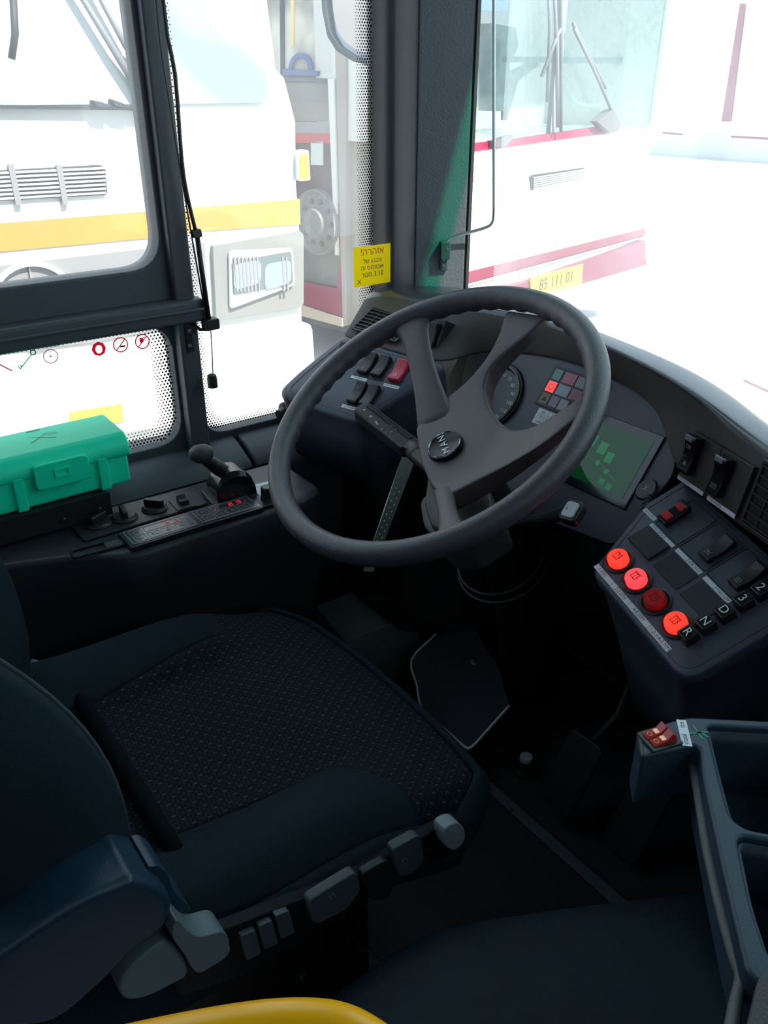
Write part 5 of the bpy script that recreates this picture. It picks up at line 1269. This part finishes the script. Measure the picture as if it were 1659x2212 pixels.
for i in range(7):
    t = (i+.5)/7; yl, yr = 372+66*t, 358+62*t
    p0, p1 = wl_(-78, yl), wl_(226, yr); G = WB.sub((p0[0]+p1[0])/2, (p0[1]+p1[1])/2, .004, math.atan2(p1[1]-p0[1], p1[0]-p0[0])); Lh = math.hypot(p1[0]-p0[0], p1[1]-p0[1])/2
    boxf('louvre', G, -Lh, Lh, -.0035, .0035, 0, .012, BW, gr)
for x in (30, 132): p = wl_(x, 398); boxf('upright', WB, p[0]-.01, p[0]+.01, p[1]-.07, p[1]+.07, .004, .022, BSH, gr)
ca, cb = wl_(76, 655); SE = WB.sub(ca, cb, .012)
em2 = plate('star_ring', SE, [circ(0, 0, .165, 48), circ(0, 0, .145, 48)], 0, .02, BW, wb, bevel=.003)
for i in range(3):
    t = math.radians(90+120*i); prism('star_arm', SE, [(.15*math.cos(t), .15*math.sin(t)), (.016*math.cos(t+1.05), .016*math.sin(t+1.05)), (0, 0), (.016*math.cos(t-1.05), .016*math.sin(t-1.05))], .0, .015, mat('star_grey', (.30, .29, .30), .4), em2)
hf = prism('headlight_frame', WB, rpoly([wl_(*p) for p in ((454, 528), (640, 496), (650, 505), (650, 655), (640, 662), (462, 690))], .01, 3), 0, .03, mat('headlight_grey', (.22, .21, .20), .5), wb, bevel=.005)
hw = prism('headlight_surround', WB, rpoly([wl_(*p) for p in ((486, 538), (622, 532), (628, 612), (488, 664))], .02, 4), .03, .05, BW, hf, bevel=.008)
prism('lens', WB, rpoly([wl_(*p) for p in ((490, 560), (618, 538), (622, 608), (494, 632))], .015, 4), .05, .058, mat('headlight_lens', (.12, .14, .14), .15, coat=.5), hf, bevel=.004)
for x in (498, 506, 514, 522, 530, 538, 546, 600, 608): p_ = wl_(x, 587); boxf('lens_rib', WB, p_[0]-.004, p_[0]+.004, p_[1]-.075, p_[1]+.075, .056, .062, BSH, hf)
for x0_, x1_ in ((494, 552), (560, 616)): prism('reflector', WB, rpoly([wl_(*p) for p in ((x0_, 566), (x1_, 556), (x1_, 606), (x0_, 622))], .03, 4), .0575, .0605, mat('reflector_grey', (.26, .29, .30), .3), hf)
prism('under_bumper_shade', WB, [wl_(*p, -.25) for p in ((-80, 990), (300, 915), (440, 893), (440, 985), (300, 1010), (-80, 1090))], -.3, -.25, DKG, wb)  # dark slab stands in for the shade on the ground under the bumper
sm = prism('side_marker', WB, rpoly([wl_(*p) for p in ((636, 326), (658, 322), (662, 388), (638, 390))], .01, 3), -.02, .04, BW, wb, bevel=.006)
prism('amber_lens', WB, rpoly([wl_(*p) for p in ((638, 332), (656, 329), (658, 383), (640, 386))], .008, 3), .03, .046, mat('amber', (.90, .62, .02), .3), sm)
bp2 = [wl_(*p) for p in ((-80, 800), (200, 775), (460, 718), (660, 690), (668, 800), (640, 900), (300, 920), (-80, 990))]
prism('bumper', WB, bp2, 0, .09, BW, wb, bevel=.03)
prism('number_plate', WB, [wl_(*p, .09) for p in ((150, 890), (262, 872), (266, 908), (150, 925))], .09, .10, mat('plate_yellow', (.85, .62, .03), .5), wb)
for A_, B_, C_ in (((135, -60), (232, 100), (302, 208)), ((178, -60), (262, 98), (300, 150))):
    P_ = [WB.pt(*wl_(*A_), .05), WB.pt(*wl_(*B_), .05), WB.pt(*wl_(*C_), .04)]; sweep('wiper', P_, [.010, .012, .02], mat('wiper_grey', (.16, .16, .17), .5), wb, n=8)
for P_ in (((192, 216), (212, 220), (228, 232), (200, 228)), ((232, 214), (255, 222), (272, 233), (240, 228))): prism('wiper_pivot', WB, [wl_(*p) for p in P_], .01, .06, DKG, wb)
sweep('wiper_blade', [WB.pt(*wl_(200, 226), .04), WB.pt(*wl_(302, 236), .04)], .008, DKG, wb, n=6)
sweep('mirror_edge', [WB.pt(*wl_(x, y), .25) for x, y in ((-2, 0), (3, 80), (-4, 130))], .012, DKG, wb, n=6)
for a_ in (-1.25, .75):
    pass
# --- burgundy and cream bus seen from the side
TB = Fr((-3.82, 4.2, GZ), (-.174, .985, 0), (0, 0, 1))
ar = TB.loc(1398, 400)[0]; al = ar-2.5
RB = Fr(TB.pt(al, 0), TB.n, (0, 0, 1)); rl_ = lambda x, y, h=0: RB.loc(x, y, h)
rb = tb = thing('bus', 'white and burgundy bus with yellow plate 85 111 01 beyond the windscreen', 'bus', TB.pt(0, 0), 'parked buses outside')
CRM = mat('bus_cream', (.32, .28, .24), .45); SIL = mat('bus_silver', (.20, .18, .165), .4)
xr_, _ = rl_(752, 500); 
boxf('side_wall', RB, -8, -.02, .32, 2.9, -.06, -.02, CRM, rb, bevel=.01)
def rq(name, P, h0, h1, m, r=0): return prism(name, RB, rpoly([rl_(*p) for p in P], r, 3) if r else [rl_(*p) for p in P], h0, h1, m, rb)
wq = rq('side_window', ((560, -120), (728, -120), (716, 163), (560, 160)), -.02, .0, pane_mat('bus_window_tan', (.26, .24, .22), (.62, .58, .52), 3))
rq('window_bar', ((560, 165), (716, 170), (716, 178), (560, 174)), -.02, .012, mat('bar_grey', (.12, .12, .13), .5))
for x in (612,): rq('window_post', ((x-3, -120), (x+2, -120), (x+4, 160), (x-1, 160)), 0, .02, DKG)
rq('yellow_rail', ((630, -120), (637, -120), (637, 100), (631, 100)), 0, .01, mat('dull_yellow', (.7, .55, .25), .5))
sweep('blue_wheel', [RB.pt(*rl_(655+22*math.cos(t), 150-30*math.sin(t)), .02) for t in np.linspace(.0, math.pi, 12)], .015, mat('dull_blue', (.10, .12, .28), .5), rb, n=6)
rq('dash_bar', ((615, 148), (692, 154), (690, 164), (615, 160)), .0, .02, mat('dull_blue', (0, 0, 0)))
rq('silver_panel', ((600, 178), (714, 178), (722, 262), (600, 262)), -.02, .004, SIL)
rq('dark_line', ((600, 262), (722, 264), (723, 288), (600, 288)), -.02, .008, mat('line_grey', (.25, .24, .24), .5))
rq('red_band', ((600, 288), (722, 288), (723, 310), (600, 308)), -.02, .010, mat('bus_red', (.45, .03, .03), .45))
rq('dark_red_panel', ((600, 310), (724, 310), (732, 430), (600, 470)), -.02, .004, mat('bus_dark_red', (.08, .012, .016), .5))
rq('notice', ((674, 305), (700, 305), (700, 357), (674, 356)), .004, .01, mat('notice_white', (.55, .57, .58), .6))
rq('grey_panel', ((600, 470), (732, 430), (738, 620), (600, 600)), -.02, .004, mat('bus_mid_grey', (.13, .12, .12), .5))
rq('red_skirt', ((600, 590), (652, 606), (732, 622), (740, 552), (734, 480), (728, 440), (738, 440), (745, 684), (652, 653), (600, 640)), -.02, .02, BUR)
rq('white_post', ((716, 170), (729, 170), (738, 550), (731, 550)), .0, .03, BW)
rq('sill', ((600, 642), (652, 655), (746, 686), (746, 704), (655, 680), (600, 664)), -.05, .03, mat('sill_cream', (.50, .42, .34), .5))
rq('corner_post', ((729, 100), (752, 100), (752, 690), (745, 690)), -.1, .02, mat('corner_grey_tan', (.36, .32, .29), .5))
wa, wb_ = rl_(692, 480); WHF = RB.sub(wa, wb_, .01)
wh = rb
ry_ = .19
lathe('disc', WHF, [(.0, .03), (.05, .035), (.07, .06), (.085, .06), (.09, .02), (.17, .015), (.185, .035), (.195, .035), (.20, .0)], mat('wheel_steel', (.20, .19, .18), .4, metal=.2), wh, 40)
for i in range(10): t = 2*math.pi*i/10; lathe('bolt', WHF.sub(.13*math.cos(t), .13*math.sin(t)), [(.016, .015), (.016, .03), (.008, .036), (0, .036)], mat('bolt_grey', (.09, .085, .085), .4, metal=.4), wh, 8)
mr = thing('bus_mirror', 'large bus wing mirror with curved pale blue rim', 'mirror', RB.pt(*rl_(765, 60), .5))
MF = Fr((-3.35, 2.45, GZ), (1, .2, 0), (0, 0, 1)); ml = lambda x, y: MF.loc(x, y)
P_ = [ml(*p) for p in ((702, -120), (708, 20), (716, 80), (735, 112), (768, 138), (800, 148), (850, 140), (850, -120))]
prism('housing', MF, rpoly(P_, .03, 4), -.10, -.02, mat('mirror_shell', (.50, .56, .70), .4), mr, bevel=.02)
prism('glass', MF, rpoly(lerp([ml(*p) for p in ((702, -120), (708, 20), (718, 72), (738, 102), (768, 124), (800, 134), (850, 128), (850, -120))], ml(770, 0), .12), .03, 4), -.02, -.01, mat('mirror_glass', (.55, .5, .5), .08, metal=.9), mr)
prism('rim', MF, rpoly([ml(*p) for p in ((700, -120), (706, 20), (716, 70), (735, 100), (768, 122), (800, 130), (850, 125), (850, 135), (800, 141), (766, 133), (730, 110), (710, 78), (699, 20), (692, -120))], .01, 2), -.04, .01, DKG, mr)
# --- white and burgundy bus seen through the windscreen
TB_OLD = 0; tl = lambda x, y, h=0: TB.loc(x, y, h)
boxf('lower_body', TB, al+.07, ar, .28, tl(1200, 292)[1], -9, 0, BW, tb, bevel=.03)
boxf('upper_body', TB, al+.07, ar, 1.35, 3.0, -9, -.9, BW, tb)
boxf('roof', TB, al, ar, 2.6, 3.0, -.9, 0, BW, tb, bevel=.03)
for a_ in (al, ar-.05): boxf('corner_pillar', TB, a_, a_+.05, 1.4, 2.6, -.9, -.0, BW, tb)
TG = glass_mat('bus_front_glass', (.9, .96, .96), .22)
boxf('windscreen', TB, al+.05, ar-.05, 1.42, 2.6, -.03, -.024, TG, tb)
boxf('centre_post', TB, tl(1200, 150)[0], tl(1214, 150)[0], 1.40, 2.6, -.03, .0, mat('post_grey', (.22, .22, .24), .5), tb)
INTD = mat('interior_teal', (.04, .10, .10), .6)
def tq_(name, P, h0, h1, m): return prism(name, TB, [tl(*p, h1) for p in P], h0, h1, m, tb)
tq_('sun_visor_bar', ((1098, 122), (1372, 124), (1372, 138), (1098, 134)), -.35, -.30, INTD)
tq_('dark_curtain', ((1366, 10), (1404, 10), (1402, 225), (1385, 228), (1366, 130)), -.35, -.30, mat('interior_wine', (.10, .03, .05), .6))
tq_('cab_seat', ((1062, 50), (1115, 60), (1120, 100), (1100, 140), (1108, 180), (1088, 240), (1060, 240)), -.55, -.45, INTD)
tq_('seat_lower', ((1095, 170), (1120, 150), (1160, 130), (1165, 140), (1120, 175), (1095, 260)), -.5, -.45, INTD)
tq_('blue_notice', ((1036, 0), (1100, 0), (1096, 26), (1036, 22)), -.25, -.24, mat('notice_blue', (.25, .35, .65), .6))
sweep('wheel_rim', [TB.pt(*tl(1275+42*math.cos(t), 205+24*math.sin(t), -.3), -.3) for t in np.linspace(.2, math.pi-.1, 12)], .014, mat('rim_pale', (.35, .42, .42), .5), tb, n=6)
tq_('burgundy_band', ((1000, 312), (1110, 300), (1330, 268), (1322, 285), (1105, 317), (1000, 330)), -.01, .012, BUR)
tq_('panel_seam', ((1000, 392), (1090, 380), (1400, 332), (1400, 334), (1090, 382), (1000, 394)), -.01, .006, BSH)
gg = tq_('grille', ((1144, 383), (1150, 378), (1262, 362), (1265, 368), (1260, 386), (1148, 411)), -.01, .006, mat('grille_void2', (.05, .045, .045), .7))
for i in range(6):
    t = (i+.5)/6; p0, p1 = tl(1149, 382+28*t), tl(1262, 364+22*t); G = TB.sub((p0[0]+p1[0])/2, (p0[1]+p1[1])/2, .006, math.atan2(p1[1]-p0[1], p1[0]-p0[0])); Lq = math.hypot(p1[0]-p0[0], p1[1]-p0[1])/2; boxf('louvre', G, -Lq, Lq, -.0045, .0045, 0, .008, mat('louvre_grey', (.30, .29, .29), .5), gg)
tq_('burgundy_stripe', ((960, 600), (1010, 588), (1393, 494), (1394, 508), (1010, 612), (960, 624)), -.02, .010, mat('bus_rose', (.20, .045, .075), .45))
tq_('burgundy_bumper', ((960, 652), (1010, 637), (1145, 608), (1393, 520), (1396, 572), (1260, 612), (1145, 640), (960, 690)), -.05, .05, mat('bus_rose', (0, 0, 0)))
tq_('bumper_gap', ((960, 626), (1010, 613), (1394, 510), (1394, 514), (1010, 619), (960, 632)), -.02, .012, BSH)
pp_ = tq_('number_plate', ((1146, 600), (1260, 570), (1256, 614), (1148, 642)), .05, .062, mat('plate_pale_yellow', (.50, .38, .07), .5))
pq = [tl(*p, .062) for p in ((1146, 600), (1260, 570), (1148, 642))]; G = TB.sub((pq[0][0]+pq[1][0])/2, (pq[0][1]+pq[2][1])/2+.0, .0625, 0)
text('lettering', TB.sub(*tl(1203, 607, .063), .0632), '85 111 01', .105, mat('plate_ink', (.08, .06, .02), .6), pp_, h=0)
WG = mat('wiper_grey', (0, 0, 0))
for P_ in (((1182, 220), (1188, 60), (1184, -60)), ((1205, 275), (1202, 80), (1196, -60)), ((1212, 285), (1212, 0), (1213, -60)), ((1170, 165), (1205, 75), (1218, 50)), ((1240, 62), (1290, 165), (1328, 255)), ((1238, 50), (1262, 100), (1308, 190))):
    sweep('wiper', [TB.pt(*tl(*p, .05), .05) for p in P_], .011, WG, tb, n=6)
tq_('wiper_hub', ((1290, 262), (1325, 235), (1342, 265), (1335, 285), (1318, 287)), .0, .06, mat('hub_tan', (.13, .12, .12), .5))
tq_('wiper_hub', ((1070, 305), (1110, 292), (1108, 300), (1092, 318), (1072, 320)), .0, .06, mat('hub_dark', (.14, .13, .14), .5))
for a_ in (al+.3, ar-.35):
    lathe('front_wheel', Fr(TB.pt(a_, .48, -2.4), (TB.n), (0, 0, 1)), [(0, -.13), (.45, -.13), (.5, -.09), (.5, .09), (.45, .13), (0, .13)], TYRE, tb, 30)
# underside keeps daylight off the ground below the nose
boxf('underbody', TB, al+.05, ar-.05, .24, .30, -9, -.25, DKG, tb)
boxf('underbody', WB, -1.5, .9, .22, .30, -3.3, -.2, DKG, wb)
# --- far white bus on the right
FBp = Fr((-7.5, 19.5, GZ), (1, -.02, 0), (0, 0, 1)); fl = lambda x, y: FBp.loc(x, y)
fb = thing('bus', 'distant white bus with a burgundy window post at the right edge', 'bus', FBp.pt(0, 0), 'parked buses outside')
def fq(name, P, h0, h1, m): return prism(name, FBp, [fl(*p) for p in P], h0, h1, m, fb)
fq('body', ((1330, 395), (1330, 6), (1900, 2), (1900, 460)), -2.6, 0, BW)
fq('window_post', ((1600, 8), (1612, 8), (1580, 262), (1560, 262)), 0, .03, mat('bus_rose_dark', (.30, .10, .14), .5))
fq('red_line', ((1432, 285), (1475, 289), (1475, 292), (1432, 288)), 0, .02, BUR); fq('red_line', ((1580, 293), (1800, 305), (1800, 310), (1580, 297)), 0, .02, BUR)
# thin red kerb stripe on the ground near the dash
tag(prism('kerb_stripe', XY(GZ), [tuple(onZ(*p, GZ)[:2]) for p in ((1608, 820), (1800, 905), (1800, 912), (1608, 824))], 0, .012, mat('kerb_pink', (.45, .20, .20), .6)), 'thin faded red line on the bright ground beyond the windscreen', 'ground line')
# trees behind the far bus
LEAF = mat('leaf_green', (.16, .30, .06), .8, var=.4, bscale=60)
tr_ = thing('hedge_tree', 'green treetops showing above the far white bus', 'tree', (-6, 30, GZ))
Vv, Ff = [], []
for i in range(1500):
    c = np.array([-16+22*random.random(), 30+2*random.random(), .5+3.6*random.random()]); 
    u = np.random.RandomState(i).randn(3); u /= np.linalg.norm(u); v = np.cross(u, (0, 0, 1)); v /= np.linalg.norm(v)+1e-9; s = .22
    k = len(Vv); Vv += [c-u*s, c+v*s*.6, c+u*s, c-v*s*.6]; Ff.append([k, k+1, k+2, k+3])
fol = obj('foliage', Vv, Ff, LEAF, tr_); 
for i in range(5): sweep('trunk', [(-15+5*i, 31, GZ), (-15+5*i+.1, 31, 2.4)], [.16, .10], mat('bark', (.12, .08, .05), .9), tr_, n=8)
